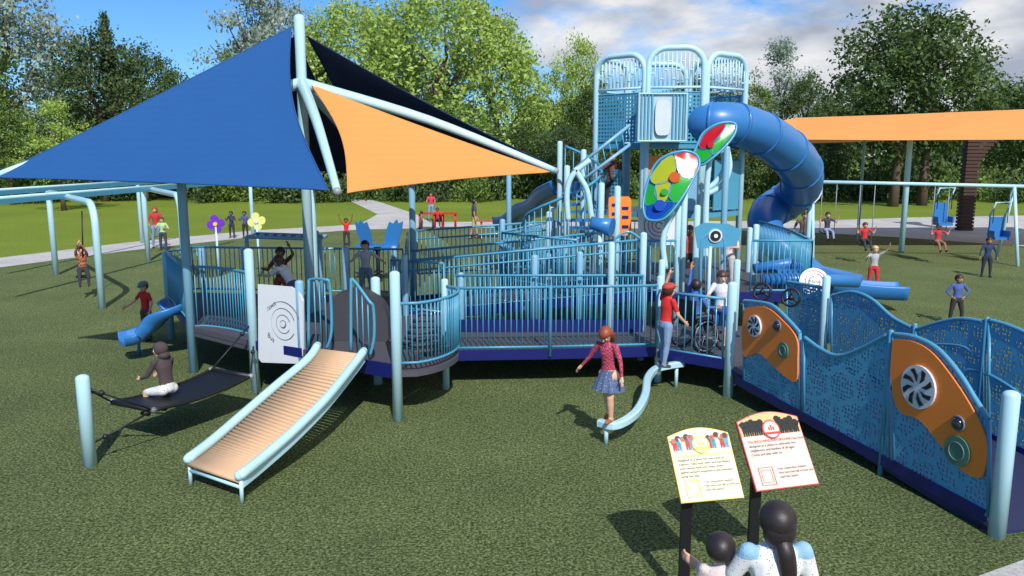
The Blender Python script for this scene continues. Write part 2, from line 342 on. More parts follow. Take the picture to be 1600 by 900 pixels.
lab={'grey':'tall tree with pale grey green leaves beyond the lawn','mid':'leafy green tree standing beyond the lawn','bright':'bright yellow green drooping tree beyond the lawn','dark':'dense dark green tree at the lawn edge','ever':'very dark evergreen tree at the lawn edge'}
for t in T: tpx(*t,lab[t[5]])
np.random.seed(20)
C=np.random.normal(size=(26,3)); C/=np.linalg.norm(C,axis=1)[:,None]; C=C*np.array([.8,.8,.7])*np.random.uniform(.5,1,26)[:,None]; C[:,2]=abs(C[:,2])+.1
BUSH=meshfromquads('bush',leafquads(np.concatenate([c+np.random.normal(size=(70,3))*.17 for c in C]),.055),LEAF['dark'])
for i in range(46):
    u=-60+i*38+random.uniform(-12,12); Y=random.uniform(60,68); X=(u-800)/F*(Y+.1); w=random.uniform(2.,3.4)
    o=bpy.data.objects.new('bush',BUSH); COL.objects.link(o); o.location=(X,Y,0); o.scale=(w,w*.8,w*random.uniform(.8,1.7)); o.rotation_euler=(0,0,random.uniform(0,6))
    o.material_slots[0].link='OBJECT'; o.material_slots[0].material=LEAF[random.choice(['dark','ever','mid','dark'])]
    o['label']='rounded leafy shrub at the edge of the lawn'; o['category']='shrub'; o['group']='shrubs along the lawn edge'
n=42000; A=np.stack([np.random.uniform(-90,90,n),np.random.uniform(90,100,n),np.random.uniform(0,1,n)**.8*9.5],1)
A[:,2]*=.75+.25*np.sin(A[:,0]*.35)+.15*np.sin(A[:,0]*1.1)
o=bpy.data.objects.new('distant_woodland',meshfromquads('wood',leafquads(A,.42),LEAF['ever'])); COL.objects.link(o); o['kind']='stuff'; o['label']='dense dark woodland behind the park trees'; o['category']='woodland'
# ------------------------------------------------ railing / panel helpers
def railing(parent,pts,h=1.0,off=.08,sp=.1,mt=TEAL,name='railing',r=.022,br=.011,mid=False):
    b=MB(); pts=[V(p) for p in pts]; up=V((0,0,1))
    b.tube([p+up*h for p in pts],r,mt,8); b.tube([p+up*off for p in pts],r*.85,mt,8)
    if mid: b.tube([p+up*(h*.82) for p in pts],r*.8,mt,8)
    for i in range(len(pts)-1):
        a,c=pts[i],pts[i+1]; ln=(c-a).length; n=max(1,round(ln/sp))
        for j in range(n):
            q=a.lerp(c,j/n); b.tube([q+up*off,q+up*h],br if (i or j) else r*.8,mt,6)
    q=pts[-1]; b.tube([q+up*off,q+up*h],r*.8,mt,6)
    return b.obj(name,parent)
def curb(parent,pts,h=.1,th=.05,dz=0,mt=NAVY,name='kerb_edge'):
    b=MB()
    b.sweep([V(p)+V((0,0,dz)) for p in pts],[(-th/2,-h/2),(th/2,-h/2),(th/2,h/2),(-th/2,h/2)],mt,up=(0,0,1),smooth=False); return b.obj(name,parent)
def floor(parent,pts,z,th=.09,mt=DECK,name='deck_floor'):
    b=MB(); b.prism([(p[0],p[1],z-th/2) for p in pts],(0,0,th),mt); return b.obj(name,parent)
def pst(parent,u,v,vt,r=.072,mt=LB,z0=0.,name='post'):
    g=P(u,v); z1=PD(u,vt,g.y).z; b=MB(); b.post(g.x,g.y,z0,z1,r,mt); b.obj(name,parent); return g
def arc(a,b,bulge,n=12):
    a=V(a);b=V(b); d=b-a; nn=V((d.y,-d.x,0)).normalized()
    return [a.lerp(b,i/n)+nn*bulge*math.sqrt(max(0,1-(2*i/n-1)**2)) for i in range(n+1)]
# ------------------------------------------------ slide deck
dk=thing('play_deck',(-3.4,13,0),'raised grey play deck with light blue posts and teal railings','play deck')
Z1=.8
p2=pst(dk,400,612,388); p5=pst(dk,622,657,423); pA=pst(dk,303,582,262,.075,MBL); p11=pst(dk,697,608,435,.055)
p4=pst(dk,268,530,392,.07,MBL); p6=pst(dk,591,600,432,.075)
b=MB(); b.post(-3.12,11.72,.0,1.83,.065,MBL); b.obj('post',dk)
for u,v,vt,mm in((545,545,385,MBL),(648,520,275,MBL),(497,552,290,LB),(618,500,384,MBL),(388,520,385,MBL),(322,505,385,MBL),(500,508,360,MBL)): pst(dk,u,v,vt,.065,mm)
bay=arc((p2.x,p2.y,Z1),(pA.x,pA.y,Z1),-.3)
if min(q.y for q in bay)>min(p2.y,pA.y)-.05: bay=arc((p2.x,p2.y,Z1),(pA.x,pA.y,Z1),.3)
bay2=arc((p5.x,p5.y,Z1-.1),(p11.x,p11.y,Z1-.1),.46)
if max(q.x for q in bay2)<-.95: bay2=arc((p5.x,p5.y,Z1-.1),(p11.x,p11.y,Z1-.1),-.46)
floor(dk,[(p2.x,p2.y),(p5.x,p5.y),(p11.x,p11.y),(-1.2,14.0),(-1.2,16),(-6.6,16.6),(p4.x,p4.y),(pA.x,pA.y)],Z1)
floor(dk,[(q.x,q.y) for q in bay],Z1-.1,.06); floor(dk,[(q.x,q.y) for q in bay2],Z1-.1,.08)
curb(dk,[(p2.x,p2.y,0),(-3.1,11.65,0)],.14,.04,Z1-.05); curb(dk,[(-3.02,11.62,0),(p5.x,p5.y,0)],.2,.05,Z1-.1); curb(dk,[(p4.x,p4.y,0),(pA.x,pA.y,0)],.14,.04,Z1-.05)
railing(dk,bay,1.0,.0,.09); railing(dk,bay2,.95,.12,.075)
railing(dk,[(p4.x,p4.y,Z1),(pA.x,pA.y,Z1)],.95)
railing(dk,[(-6.6,16.6,Z1),(-4.6,16.4,Z1),(-2.2,16.2,Z1)],.95); railing(dk,[(p4.x,p4.y,Z1),(-6.6,16.6,Z1)],.95)
railing(dk,[(-2.2,14.6,Z1),(-1.2,14.1,Z1)],.95)
A_=(-3.05,11.6);B_=(p5.x,p5.y)
for us in ((482,515),(548,583)):
    b=MB(); a=PL(A_,B_,us[0],437); c=PL(A_,B_,us[1],437 if us[0]<500 else 470)
    q=PL(A_,B_,us[0],540); r_=PL(A_,B_,us[1],530)
    loop=smoothpath([(q.x,q.y,.85),(a.x,a.y,a.z-.12),(a.x+.03,a.y,a.z),(c.x-.06,c.y,c.z),(c.x,c.y,c.z-.1),(c.x,c.y,1.15),(r_.x-.05,r_.y,.88)],4)
    b.tube(loop,.022,TEAL,8)
    for k in range(1,4):
        t=k/4; x=a.x+(c.x-a.x)*t; y=a.y+(c.y-a.y)*t; b.tube([(x,y,.86),(x,y,a.z+(c.z-a.z)*t-.03)],.011,TEAL,6)
    b.obj('slide_mouth_railing',dk)
b=MB(); cx,cy=-2.42,12.35; n=16
prof=[(cx-.52,cy,.8)]+[(cx-.52*math.cos(rad(180*i/n)),cy,1.08+.5*math.sin(rad(180*i/n))) for i in range(n+1)]+[(cx+.52,cy,.8)]
b.prism(prof,(0,.4,0),DKG); b.obj('climbing_hump',dk,'dark grey rounded climbing hump')
b=MB()
for i in range(7):
    z=.78+i*.085; w=.36-.04*i; b.tube([(-1.3-w,11.75,z),(-1.3-w*.3,11.45+.05*i,z+.03),(-1.3+w,11.8,z)],.03,DKG,8)
b.obj('rope_climber',dk,'dark banded climber inside the round bay')
wp=thing('dial_panel',(-3.6,12,.6),'white activity panel with grey rings and words','activity panel')
C=lambda u,v: PL((p2.x+.05,p2.y-.06),(-3.1,11.66),u,v)
b=MB(); nrm=V((-.5,-.87,0)); ol=[C(404,444),C(455,448),C(468,456),C(474,470),C(474,556),C(466,568),C(410,566),C(405,560)]
b.prism(ol,nrm*.03,WHT); b.obj('board',wp)
b=MB(); cc=C(444,506)+nrm*.02
for r_ in (.14,.24,.34): b.ring(cc,nrm,r_,.005,GRYP,40,5,20,330 if r_<.3 else 200)
b.disc(cc,nrm,.06,.012,GRYP); b.disc(cc+nrm*.01,nrm,.045,.012,WHT); b.obj('dial',wp)
b=MB(); xd=V((.87,-.5,0)); b.text('Dawn',.11,C(425,482)+nrm*.018,xd*.8+V((0,0,.5)),V((0,0,1))-xd*.4,BLK); b.text('Bus',.11,C(424,530)+nrm*.018,xd*.8-V((0,0,.5)),V((0,0,1))+xd*.4,BLK); b.obj('lettering',wp)
# ------------------------------------------------ roller slide
sl=thing('roller_slide',(-3.1,8.4,0),'tan roller slide with light blue tubular side rails','slide')
Lr=[P(496,540,.98),P(480,562,.86),P(432,602,.68),P(382,645,.5),P(332,688,.37),P(302,711,.33),P(294,717,.31)]
Rr=[P(568,549,.98),P(551,572,.86),P(510,622,.68),P(460,672,.5),P(413,713,.37),P(383,737,.33),P(374,743,.31)]
Lr=smoothpath(Lr,5);Rr=smoothpath(Rr,5)
for R_ in (Lr,Rr):
    b=MB(); b.tube(R_,.058,LB,14,[1]*(len(R_)-1)+[.93]); b.sphere(R_[-1],.055,LB); b.sphere(R_[0],.057,LB); b.obj('side_rail',sl)
b=MB(); n=62
for i in range(n):
    t=(i+.5)/n*(len(Lr)-1); k=min(int(t),len(Lr)-2); f_=t-k
    a=Lr[k].lerp(Lr[k+1],f_)-V((0,0,.06)); c=Rr[k].lerp(Rr[k+1],f_)-V((0,0,.06)); b.tube([a,c],.0275,TAN,10)
b.obj('roller_bed',sl)
for R_ in (Lr,Rr):
    b=MB(); b.sweep([p-V((0,0,.1)) for p in R_],[(-.012,-.05),(.012,-.05),(.012,.05),(-.012,.05)],LB,up=(0,0,1),smooth=False); b.obj('side_plate',sl)
    b=MB(); q=R_[-3]; b.tube([(q.x,q.y,q.z-.06),(q.x,q.y,0)],.022,LB,10); b.obj('leg',sl)
b=MB(); b.tube([Lr[-3]-V((0,0,.14)),Rr[-3]-V((0,0,.14))],.02,LB,8); b.obj('cross_bar',sl)
def chute(b,path,w=.27,d=.2,mt=SLB):
    sec=[(-w-.05,d-.04),(-w-.03,d),(-w,d-.02),(-w*.85,.05),(-w*.5,0),(w*.5,0),(w*.85,.05),(w,d-.02),(w+.03,d),(w+.05,d-.04),(w*.9,-.03),(w*.5,-.06),(-w*.5,-.06),(-w*.9,-.03)]
    b.sweep(path,sec,mt,up=(0,0,1))
ss=thing('small_slide',P(215,560),'short blue moulded slide leaving the deck','slide')
b=MB(); chute(b,smoothpath([P(282,478,.92),P(262,490,.84),P(240,512,.58),P(222,526,.42),P(205,533,.36),P(190,535,.36)],6),.23,.16); b.obj('chute',ss)
b=MB(); q=P(218,556); b.tube([(q.x,q.y,.4),(q.x,q.y,0)],.03,SLB,8); b.obj('leg',ss)
# ------------------------------------------------ hammock
hm=thing('net_hammock',P(260,650),'black stretched hammock bench between light blue posts','hammock')
hp=P(141,728); zt=PD(128,585,hp.y).z
b=MB(); b.post(hp.x,hp.y,0,zt,.078,LB); b.obj('post',hm)
a0=P(175,628,.52); a1=P(240,641,.52); c0=P(330,578,.55); c1=P(392,588,.55)
def qd(s,t): 
    q=a0.lerp(a1,t).lerp(c0.lerp(c1,t),s); q=q.copy(); q.z-=.06*math.sin(math.pi*s); return q
b=MB(); n=14
vs=[qd(i/n,j/6) for i in range(n+1) for j in range(7)]; fs=[(i*7+j,(i+1)*7+j,(i+1)*7+j+1,i*7+j+1) for i in range(n) for j in range(6)]
b.add(vs,fs,BLK,True); b.add([v-V((0,0,.02)) for v in vs],[f[::-1] for f in fs],BLK,True)
for t in (0,1): b.tube([qd(i/n,t) for i in range(n+1)],.022,BLK,8)
b.obj('sling',hm)
for s_ in (0,1):
    b=MB(); b.tube([qd(s_,0),qd(s_,1)],.035,BLK,10); b.obj('spreader_bar',hm)
top=V((hp.x,hp.y,zt-.15)); low=V((hp.x,hp.y,.25)); pB=V((p2.x,p2.y,.75))
for A1,B1 in ((top,qd(0,0)),(low,qd(0,1)),(top,qd(0,1)),(pB,qd(1,1)),(V((p2.x,p2.y,1.1)),qd(1,0))):
    b=MB(); b.tube([A1,B1],.012,BLK,6); b.sphere(A1.lerp(B1,.25),.035,BLK); b.sphere(B1,.04,STEEL); b.obj('chain',hm)
# ------------------------------------------------ ramps
rp=thing('access_ramp',(1,13,0),'switchback wheelchair ramp with navy kerbs and teal railings','ramp')
Zr=.55
floor(rp,[(-1.0,12.5),(2.33,12.7),(2.33,14.1),(-1.0,14.1)],Zr)
f1=[(-.98,12.35,Zr),(.6,12.45,Zr),(2.3,12.62,Zr)]; railing(rp,f1[:2],1.05,.1,.088); railing(rp,f1[1:],1.05,.1,.088)
curb(rp,f1,.16,.05,-.02)
railing(rp,[(-1.0,14.0,Zr),(.6,14.0,Zr),(2.3,14.0,Zr)],1.0,.1,.09); curb(rp,[(-1.0,13.95,Zr),(2.3,13.95,Zr)],.24,.05,.1)
f2=[(-2.0,14.3,.75),(.2,14.3,.95),(2.3,14.25,1.15)]; railing(rp,f2,1.0,.08,.09,mid=True); curb(rp,f2,.18,.05)
f3=[(-2.0,15.9,.75),(.2,15.9,.95),(2.0,15.9,1.15)]; railing(rp,f3,1.0,.08,.09,mid=True); curb(rp,f3,.18,.05)
f4=[(2.0,17.4,1.15),(.2,17.4,1.2),(-1.9,17.4,1.3)]; railing(rp,[(-2.0,17.0,1.05),(.9,17.0,1.25)],1.0,.08,.09,mid=True); railing(rp,[(-2.1,15.9,.8),(-2.2,17.0,1.0)],1.0,.08,.09)
b=MB(); b.prism([(-2.0,14.3,.72),(2.3,14.25,1.1),(2.0,15.9,1.1),(-2.0,15.9,.72)],(0,0,.07),DECK); b.obj('ramp_floor',rp)
for x,y,z,m_ in ((.6,12.41,1.62,TEAL),(2.36,12.7,1.75,LB),(1.72,13.9,2.15,LB),(.4,14.15,1.9,MBL),(-1.9,14.2,1.9,MBL),(1.2,14.2,1.95,MBL),(2.3,14.1,2.3,LB),(-.9,14.05,1.6,MBL),(-.2,16.95,2.3,MBL),(-2.1,17.0,2.2,MBL)):
    b=MB(); b.post(x,y,0 if m_ is not TEAL else .5,z,.06 if m_ is not TEAL else .028,m_); b.obj('post',rp)
lz=.5
floor(rp,[(2.33,12.62),(3.2,11.95),(5.05,12.5),(5.3,14.6),(2.33,14.6)],lz+.02)
g=P(1137,620); b=MB(); b.post(g.x,g.y,0,PD(1137,440,g.y).z,.074,LB); b.obj('post',rp)
railing(rp,[(2.4,12.6,lz),(3.2,11.98,lz)],1.0,.08,.13); curb(rp,[(2.36,12.6,lz),(3.24,11.92,lz)],.16,.05)
for u,v,vt in ((1010,520,310),(1165,500,355),(1178,480,350),(1145,560,405),(1030,560,405)): pst(rp,u,v,vt,.06,LB)
for uu in ((960,1002),(1095,1132)):
    b=MB(); aY=14.2 if uu[0]>1000 else 14.3
    pts=[PD(uu[0],480,aY),PD(uu[0],385,aY),PD(uu[0]+6,370,aY),PD((uu[0]+uu[1])/2,362,aY),PD(uu[1]-6,370,aY),PD(uu[1],385,aY),PD(uu[1],480,aY)]; b.tube(smoothpath(pts,4),.024,TEAL,8)
    for k in range(1,5):
        u=uu[0]+(uu[1]-uu[0])*k/5; b.tube([PD(u,480,aY),PD(u,366,aY)],.011,TEAL,6)
    b.obj('arched_railing',rp)
# entry ramp with wave panels
er=thing('entry_ramp',(4.5,10,0),'sloped entry ramp with perforated teal wave panels','ramp')
Na=V((3.28,11.9,0));Nb=V((4.70,7.35,0)); Fa=V((5.0,12.45,0)); Fb=V((6.45,7.8,0))
b=MB(); b.prism([(3.28,11.9,.42),(4.7,7.35,.0),(6.45,7.8,.0),(5.0,12.45,.42)],(0,0,.08),RFL); b.obj('ramp_floor',er)
nn=V((-.954,-.298,0))
def L1(u,v): return PL(Na,Nb,u,v)
def L2(u,v): return PL(Fa,Fb,u,v)
curb(er,[L1(1150,593),L1(1540,806)],.13,.05); curb(er,[(5.0,12.45,.45),(6.45,7.8,.05)],.13,.05)
def wave(Lf,top,bot,nm='wave_panel'):
    t=smoothpath([Lf(u,v) for u,v in top],6); bt=[Lf(u,v) for u,v in bot]
    b=MB(); b.prism(t+bt[::-1],nn*.016,PERF,uv=True); b.obj(nm,er)
    b=MB(); b.tube(t,.026,TEAL,8); b.tube([t[0],bt[0]],.024,TEAL,8); b.tube([t[-1],bt[-1]],.024,TEAL,8); b.tube(bt,.022,TEAL,8); b.obj('panel_frame',er)
wave(L1,[(1163,470),(1185,472),(1208,478),(1232,500),(1250,520)],[(1163,596),(1250,642)])
wave(L1,[(1257,527),(1282,545),(1310,556),(1345,545),(1388,522)],[(1257,646),(1388,722)])
wave(L1,[(1397,522),(1430,527),(1465,545),(1500,585),(1525,625),(1545,655)],[(1397,728),(1545,806)])
wave(L2,[(1300,462),(1330,456),(1360,466),(1395,496),(1425,512)],[(1300,560),(1425,610)])
wave(L2,[(1432,515),(1462,505),(1500,498),(1538,503)],[(1432,612),(1538,680)])
wave(L2,[(1546,500),(1580,510),(1620,530),(1680,580)],[(1546,690),(1680,780)])
wave(L2,[(1230,440),(1262,445),(1290,450)],[(1230,530),(1290,555)])
def poly(Lf,pts,mt,name,dz=.03,label=None,th=.02):
    b=MB(); b.prism([p+nn*dz for p in smoothpath([Lf(u,v) for u,v in pts]+[Lf(*pts[0])],5)[:-1]],nn*th,mt); b.obj(name,er,label)
poly(L1,[(1167,480),(1200,480),(1228,502),(1248,528),(1250,560),(1246,596),(1215,575),(1190,552),(1166,556),(1163,520)],ORG,'orange_insert')
poly(L1,[(1399,530),(1430,533),(1462,552),(1500,600),(1530,650),(1545,690),(1538,745),(1500,728),(1470,690),(1440,655),(1408,640),(1396,590)],ORG,'orange_insert')
def fan(c,r):
    b=MB(); b.disc(c,nn,r,.03,WHT); b.obj('fan_disc',er)
    b=MB()
    for k in range(8):
        a=rad(k*45+10); x=V((.298,-.954,0)); y=V((0,0,1)); e=lambda rr,an: c+nn*.022+x*(rr*math.cos(an))+y*(rr*math.sin(an))
        b.prism([e(r*.25,a),e(r*.55,a-.12),e(r*.86,a+.1),e(r*.86,a+.38),e(r*.55,a+.2)],nn*.01,BLK)
    b.obj('fan_slots',er)
fan(L1(1184,509)+nn*.05,.155); fan(L1(1441,604)+nn*.05,.235)
for (u,v,r_,m_) in ((1219,509,.075,BLK),(1503,661,.075,BLK)):
    c=L1(u,v)+nn*.05; b=MB(); b.ring(c,nn,r_,.012,GRYP,24); b.sphere(c,r_*.9,mat('dark_bubble',(30,30,34),.08,coat=1)); b.obj('bubble_window',er)
for (u,v,r_) in ((1229,547,.11),(1502,704,.155)):
    c=L1(u,v)+nn*.055; b=MB(); b.disc(c,nn,r_,.02,mat('green_grey_disc',(70,130,110),.4)); b.ring(c+nn*.012,nn,r_*.6,.006,GRYP,24); b.obj('dial',er)
g=P(1557,838); b=MB(); b.post(g.x,g.y,0,PD(1575,610,g.y).z,.08,LB); b.obj('post',er)
for (Lf,u,vt,vb) in ((L1,1393,515,735),(L2,1292,430,565),(L2,1543,495,690),(L2,1430,505,620)):
    a=Lf(u,vt); b=MB(); b.post(a.x,a.y,0,a.z,.062 if u==1292 else .03,LB if u==1292 else TEAL); b.obj('post',er)
b=MB(); b.tube(smoothpath([L2(1505,640),L2(1500,600),L2(1512,578),L2(1545,585),L2(1590,612),L2(1640,655)],5),.024,TEAL,8); b.obj('hand_rail',er)
b=MB(); b.tube(smoothpath([L2(1440,600),L2(1440,545),L2(1500,540),L2(1530,560)],5),.018,TEAL,8); b.obj('hand_rail',er)
# ------------------------------------------------ shade canopy with mast
FB=mat('blue_sail_fabric',(22,86,150),.8,.06,1.5,.3,26,translucent=.05,weave=3.); FD=mat('shaded_underside_sail_fabric',(14,32,72),.85,.08,1.5,.25,26); FO=mat('orange_sail_fabric',(250,170,90),.8,.05,1.5,.2,26,k=.8,translucent=.12,weave=3.)  # FD: back sails, shade of their undersides put into the dark colour
cp=thing('shade_canopy',(-3.95,14.5,0),'blue and orange pyramid shade sails on a light blue mast','shade canopy')
mtop=PD(467,22,14.5)
b=MB(); b.post(mtop.x,14.5,0,mtop.z,.09,LB); b.obj('mast',cp)
cn=PD(527,299,11.0); crr=PD(868,267,14.2); cl_=PD(-12,277,12.4); cb=V((-3.2,18.6,3.25))
ma_=PD(470,130,14.5); ma_.x=mtop.x
for e in (cn,crr,cl_,cb):
    b=MB(); m1=ma_.lerp(e,.5)+V((0,0,.12)); b.tube(smoothpath([ma_,m1,e],6),.095,LB,12,[1.1-.045*i for i in range(13)]); b.sphere(e,.06,STEEL); b.obj('arm',cp)
def sail(name,A,B,C,mt,k=(.09,.09,.09),sag=.1,n=26,label=None):
    A,B,C=V(A),V(B),V(C); G=(A+B+C)/3; vs=[];ix={}
    for i in range(n+1):
        for j in range(n+1-i):
            a=i/n;b_=j/n;c=1-a-b_; p=A*a+B*b_+C*c
            p=p+(G-p)*(k[0]*4*b_*c+k[1]*4*a*c+k[2]*4*a*b_)*(1-27*a*b_*c*.75)
            p.z-=sag*27*a*b_*c*.5
            ix[i,j]=len(vs); vs.append(p)
    fs=[]
    for i in range(n):
        for j in range(n-i):
            fs.append((ix[i,j],ix[i+1,j],ix[i,j+1]))
            if j<n-i-1: fs.append((ix[i+1,j],ix[i+1,j+1],ix[i,j+1]))
    b=MB(); b.add(vs,fs,mt,True)
    b.tube([vs[ix[i,0]] for i in range(n+1)]+[vs[ix[n-i,i]] for i in range(1,n+1)]+[vs[ix[0,n-i]] for i in range(1,n)],.012,mt,5,loop=True)
    b.obj(name,cp,label)
mt1=PD(455,42,14.4)
sail('sail',mt1,cl_,cn+V((-.12,0,.02)),FB,(.02,.14,.03),.1,label='large blue triangular fabric sail')
sail('sail',V((mtop.x+.1,14.6,mtop.z-.35)),crr+V((0,.1,.05)),cb,FD,(.05,.06,.08),.1,label='triangular fabric sail with its underside shade painted in dark navy')
sail('sail',PD(487,133,14.4),crr+V((-.1,-.05,-.02)),cn+V((.12,.1,-.02)),FO,(.06,.16,.06),.1,label='orange triangular fabric sail')
sail('sail',V((mtop.x-.1,14.6,mtop.z-.35)),cb,cl_,FD,(.05,.06,.06),.1,label='triangular fabric sail with its underside shade painted in dark navy')
# ------------------------------------------------ tower
tw=thing('play_tower',(3.2,17.2,0),'tall teal play tower with arched light blue frames','play tower')
tz=1.08
floor(tw,[(1.3,14.7),(5.6,14.7),(5.9,19.2),(1.0,19.2),(-.2,16.4)],tz)
curb(tw,[(2.35,14.68,tz),(5.6,14.68,tz)],.18,.05,-.03)
HX=[V((1.75,17.5,0)),V((2.68,16.6,0)),V((3.83,16.45,0)),V((4.88,17.3,0)),V((3.95,18.6,0)),V((2.6,18.7,0))]
ztop=PD(1040,74,16.5).z
for i in range(6):
    a=HX[i];c=HX[(i+1)%6]; b=MB(); zt_=ztop-(.0 if i==1 else .1); d=(c-a); inn=.03
    a2=a.lerp(c,inn);c2=a.lerp(c,1-inn); r_=.36
    pts=[a2,V((a2.x,a2.y,zt_-r_))]
    for k in range(1,7):
        an=rad(90*k/6); q=a2+d.normalized()*(r_*(1-math.cos(an))); pts.append(V((q.x,q.y,zt_-r_+r_*math.sin(an))))
    for k in range(0,7):
        an=rad(90*k/6); q=c2-d.normalized()*(r_*(1-math.sin(an))); pts.append(V((q.x,q.y,zt_-r_+r_*math.cos(an))))
    pts.append(c2); b.tube(pts,.06,LB,12); b.obj('arched_frame',tw)
    b=MB(); w=d.length; n=14; zb=4.95
    if i in (0,1,2,3):
        for k in range(1,n):
            s_=k/n; q=a.lerp(c,s_); e=min(s_,1-s_)*w; zz=zt_-.09-(r_-math.sqrt(max(0,r_*r_-(r_-min(e,r_))**2)))
            b.tube([(q.x,q.y,zb),(q.x,q.y,zz)],.017,LB,6)
            q2=a.lerp(c,(k+1)/n)
            if k<n-1:
                hh=zb+(zz-zb)*(.25+.25*(k%3)); b.tube([(q.x,q.y,hh),(q2.x,q2.y,hh)],.017,LB,5)
    b.tube([(a.x,a.y,zb),(c.x,c.y,zb)],.028,LB,8); b.obj('bar_screen',tw)
floor(tw,[(q.x,q.y) for q in HX],3.85,.1,TEAL); floor(tw,[(q.x,q.y) for q in HX],2.45,.1,TEAL)
def facepanel(i,s0,s1,z0,z1,mt,name,off=.0,label=None):
    a=HX[i].lerp(HX[(i+1)%6],s0);c=HX[i].lerp(HX[(i+1)%6],s1); d=(c-a).normalized(); n_=V((d.y,-d.x,0))
    o=n_*off; b=MB(); b.prism([V((a.x,a.y,z0))+o,V((c.x,c.y,z0))+o,V((c.x,c.y,z1))+o,V((a.x,a.y,z1))+o],n_*.02,mt,uv=True)
    b.tube([V((a.x,a.y,z0))+o,V((c.x,c.y,z0))+o,V((c.x,c.y,z1))+o,V((a.x,a.y,z1))+o],.024,TEAL,6,loop=True,smooth=False); b.obj(name,tw,label)
facepanel(0,.06,.94,3.9,4.85,PERF2,'mesh_panel'); facepanel(3,.06,.94,3.9,4.85,PERF2,'mesh_panel'); facepanel(4,.06,.94,3.9,4.4,PERF2,'mesh_panel'); facepanel(5,.06,.94,3.9,4.4,PERF2,'mesh_panel')
facepanel(1,.04,.96,3.86,4.85,PERF2,'mesh_panel',.0)
PBX=mat('pale_box_plastic',(176,206,220),.4,.05,4)
b=MB(); c=PD(1034,184,16.1); zc=c.z; b.box((c.x,16.22,zc),(.92,.36,.9),PBX); b.obj('lookout_box',tw)
b=MB(); 
for k in range(-6,7):
    if abs(k)>2: b.box((c.x+k*.068,16.02,zc),(.03,.03,.86),TEAL)
b.tube([(c.x-.46,16.02,zc-.45),(c.x+.46,16.02,zc-.45),(c.x+.46,16.02,zc+.45),(c.x-.46,16.02,zc+.45)],.03,LB,6,loop=True,smooth=False); b.obj('lookout_grille',tw)
b=MB(); b.prism([(c.x+.15*math.copysign(abs(math.cos(rad(a)))**.5,math.cos(rad(a))),15.99,zc+.34*math.copysign(abs(math.sin(rad(a)))**.5,math.sin(rad(a)))) for a in range(0,360,10)],(0,.04,0),mat('pale_window',(214,224,230),.3)); b.obj('lookout_window',tw,'pale rounded window')
facepanel(0,.1,.55,2.5,3.3,PERF2,'mesh_panel'); facepanel(1,.05,.3,2.1,3.6,ORG,'orange_panel',label='tall orange climbing panel'); facepanel(0,.06,.16,2.5,3.4,ORG,'orange_panel')
facepanel(2,.3,.9,2.5,3.5,TEAL,'climbing_wall'); facepanel(3,.1,.9,2.5,3.4,PERF2,'mesh_panel'); facepanel(1,.35,.95,2.5,3.3,MBL,'blue_panel')
b=MB(); Y=15.2; b.prism([PD(u,v,Y) for u,v in((951,310),(955,307),(982,307),(986,311),(986,364),(982,368),(955,368),(951,364))],(0,.04,0),ORG); b.obj('orange_panel',tw,'orange panel with hand slots')
b=MB()
for v in (320,334,349): 
    q=PD(962,v,Y-.03); b.box(q,(.14,.02,.05),NAVY); q=PD(977,v+5,Y-.03); b.box(q,(.12,.02,.05),NAVY)
b.obj('hand_slots',tw)
b=MB(); Y=14.9; b.prism([PD(u,v,Y) for u,v in((997,330),(1005,323),(1052,323),(1060,330),(1060,386),(997,386))],(0,.04,0),WHT)
cc=PD(1030,352,Y-.03)
for r_ in (.06,.13,.2,.27): b.ring(cc,(0,-1,0),r_,.007,RED,30,5,30*r_*10,300+30*r_)
b.obj('maze_panel',tw,'white panel with red maze rings')
for u,Y,vt in ((862,17.2,323),(886,16.2,258),(912,17,233),(940,15.4,285),(965,15.2,290),(1070,15.0,300),(1136,15.4,228),(1060,14.9,320),(1090,15.0,320),(858,16.6,330),(875,18.5,220),(795,19,270),(1182,16,350)):
    q=PD(u,vt,Y); b=MB(); b.post(q.x,q.y,0,q.z,.06,LB if u not in (795,1136) else MBL); b.obj('post',tw)
railing(tw,[(2.35,14.75,tz),(3.0,14.75,tz)],1.,.08); railing(tw,[(4.4,14.75,tz),(5.5,14.75,tz)],1.,.08); railing(tw,[(5.5,14.75,tz),(5.8,16.8,tz),(5.8,19,tz)],1.,.08); railing(tw,[(-.2,16.2,tz),(1.2,14.8,tz)],1.,.08); railing(tw,[(-.2,16.4,tz),(1.0,19.1,tz),(3,19.1,tz)],1.,.08)
for pts in ([(888,345),(886,300),(896,272),(922,250)],[(925,345),(918,300),(905,275),(898,262)],[(1136,232),(1140,262),(1128,290),(1100,305)],[(1128,228),(1132,262),(1118,285),(1098,300)]):
    b=MB(); b.tube(smoothpath([PD(u,v,15.6) for u,v in pts],6),.055,LB,10); b.obj('curved_post',tw)
st=thing('spiral_stair',(1.0,16.9,0),'teal spiral stair winding up to the tower','stair')
cx,cy=1.05,16.9
b=MB()
for k in range(10):
    a=rad(170+k*26); a2=a+rad(28); z=tz+.15+k*.15
    b.prism([(cx,cy,z),(cx+.75*math.cos(a),cy+.75*math.sin(a),z),(cx+.75*math.cos(a2),cy+.75*math.sin(a2),z)],(0,0,.05),SLB)
b.obj('treads',st)
b=MB(); hel=[V((cx+.8*math.cos(rad(170+t*13)),cy+.8*math.sin(rad(170+t*13)),tz+.2+t*.075)) for t in range(22)]
b.tube([p+V((0,0,.95)) for p in hel],.03,TEAL,8); b.tube(hel,.03,TEAL,8)
for p in hel: b.tube([p,p+V((0,0,.95))],.013,TEAL,6)
b.obj('hand_rail',st)
b=MB(); b.tube([PD(900,262,16.4),PD(985,195,16.4)],.035,MBL,8); b.tube([PD(905,285,16.4),PD(990,222,16.4)],.035,MBL,8)
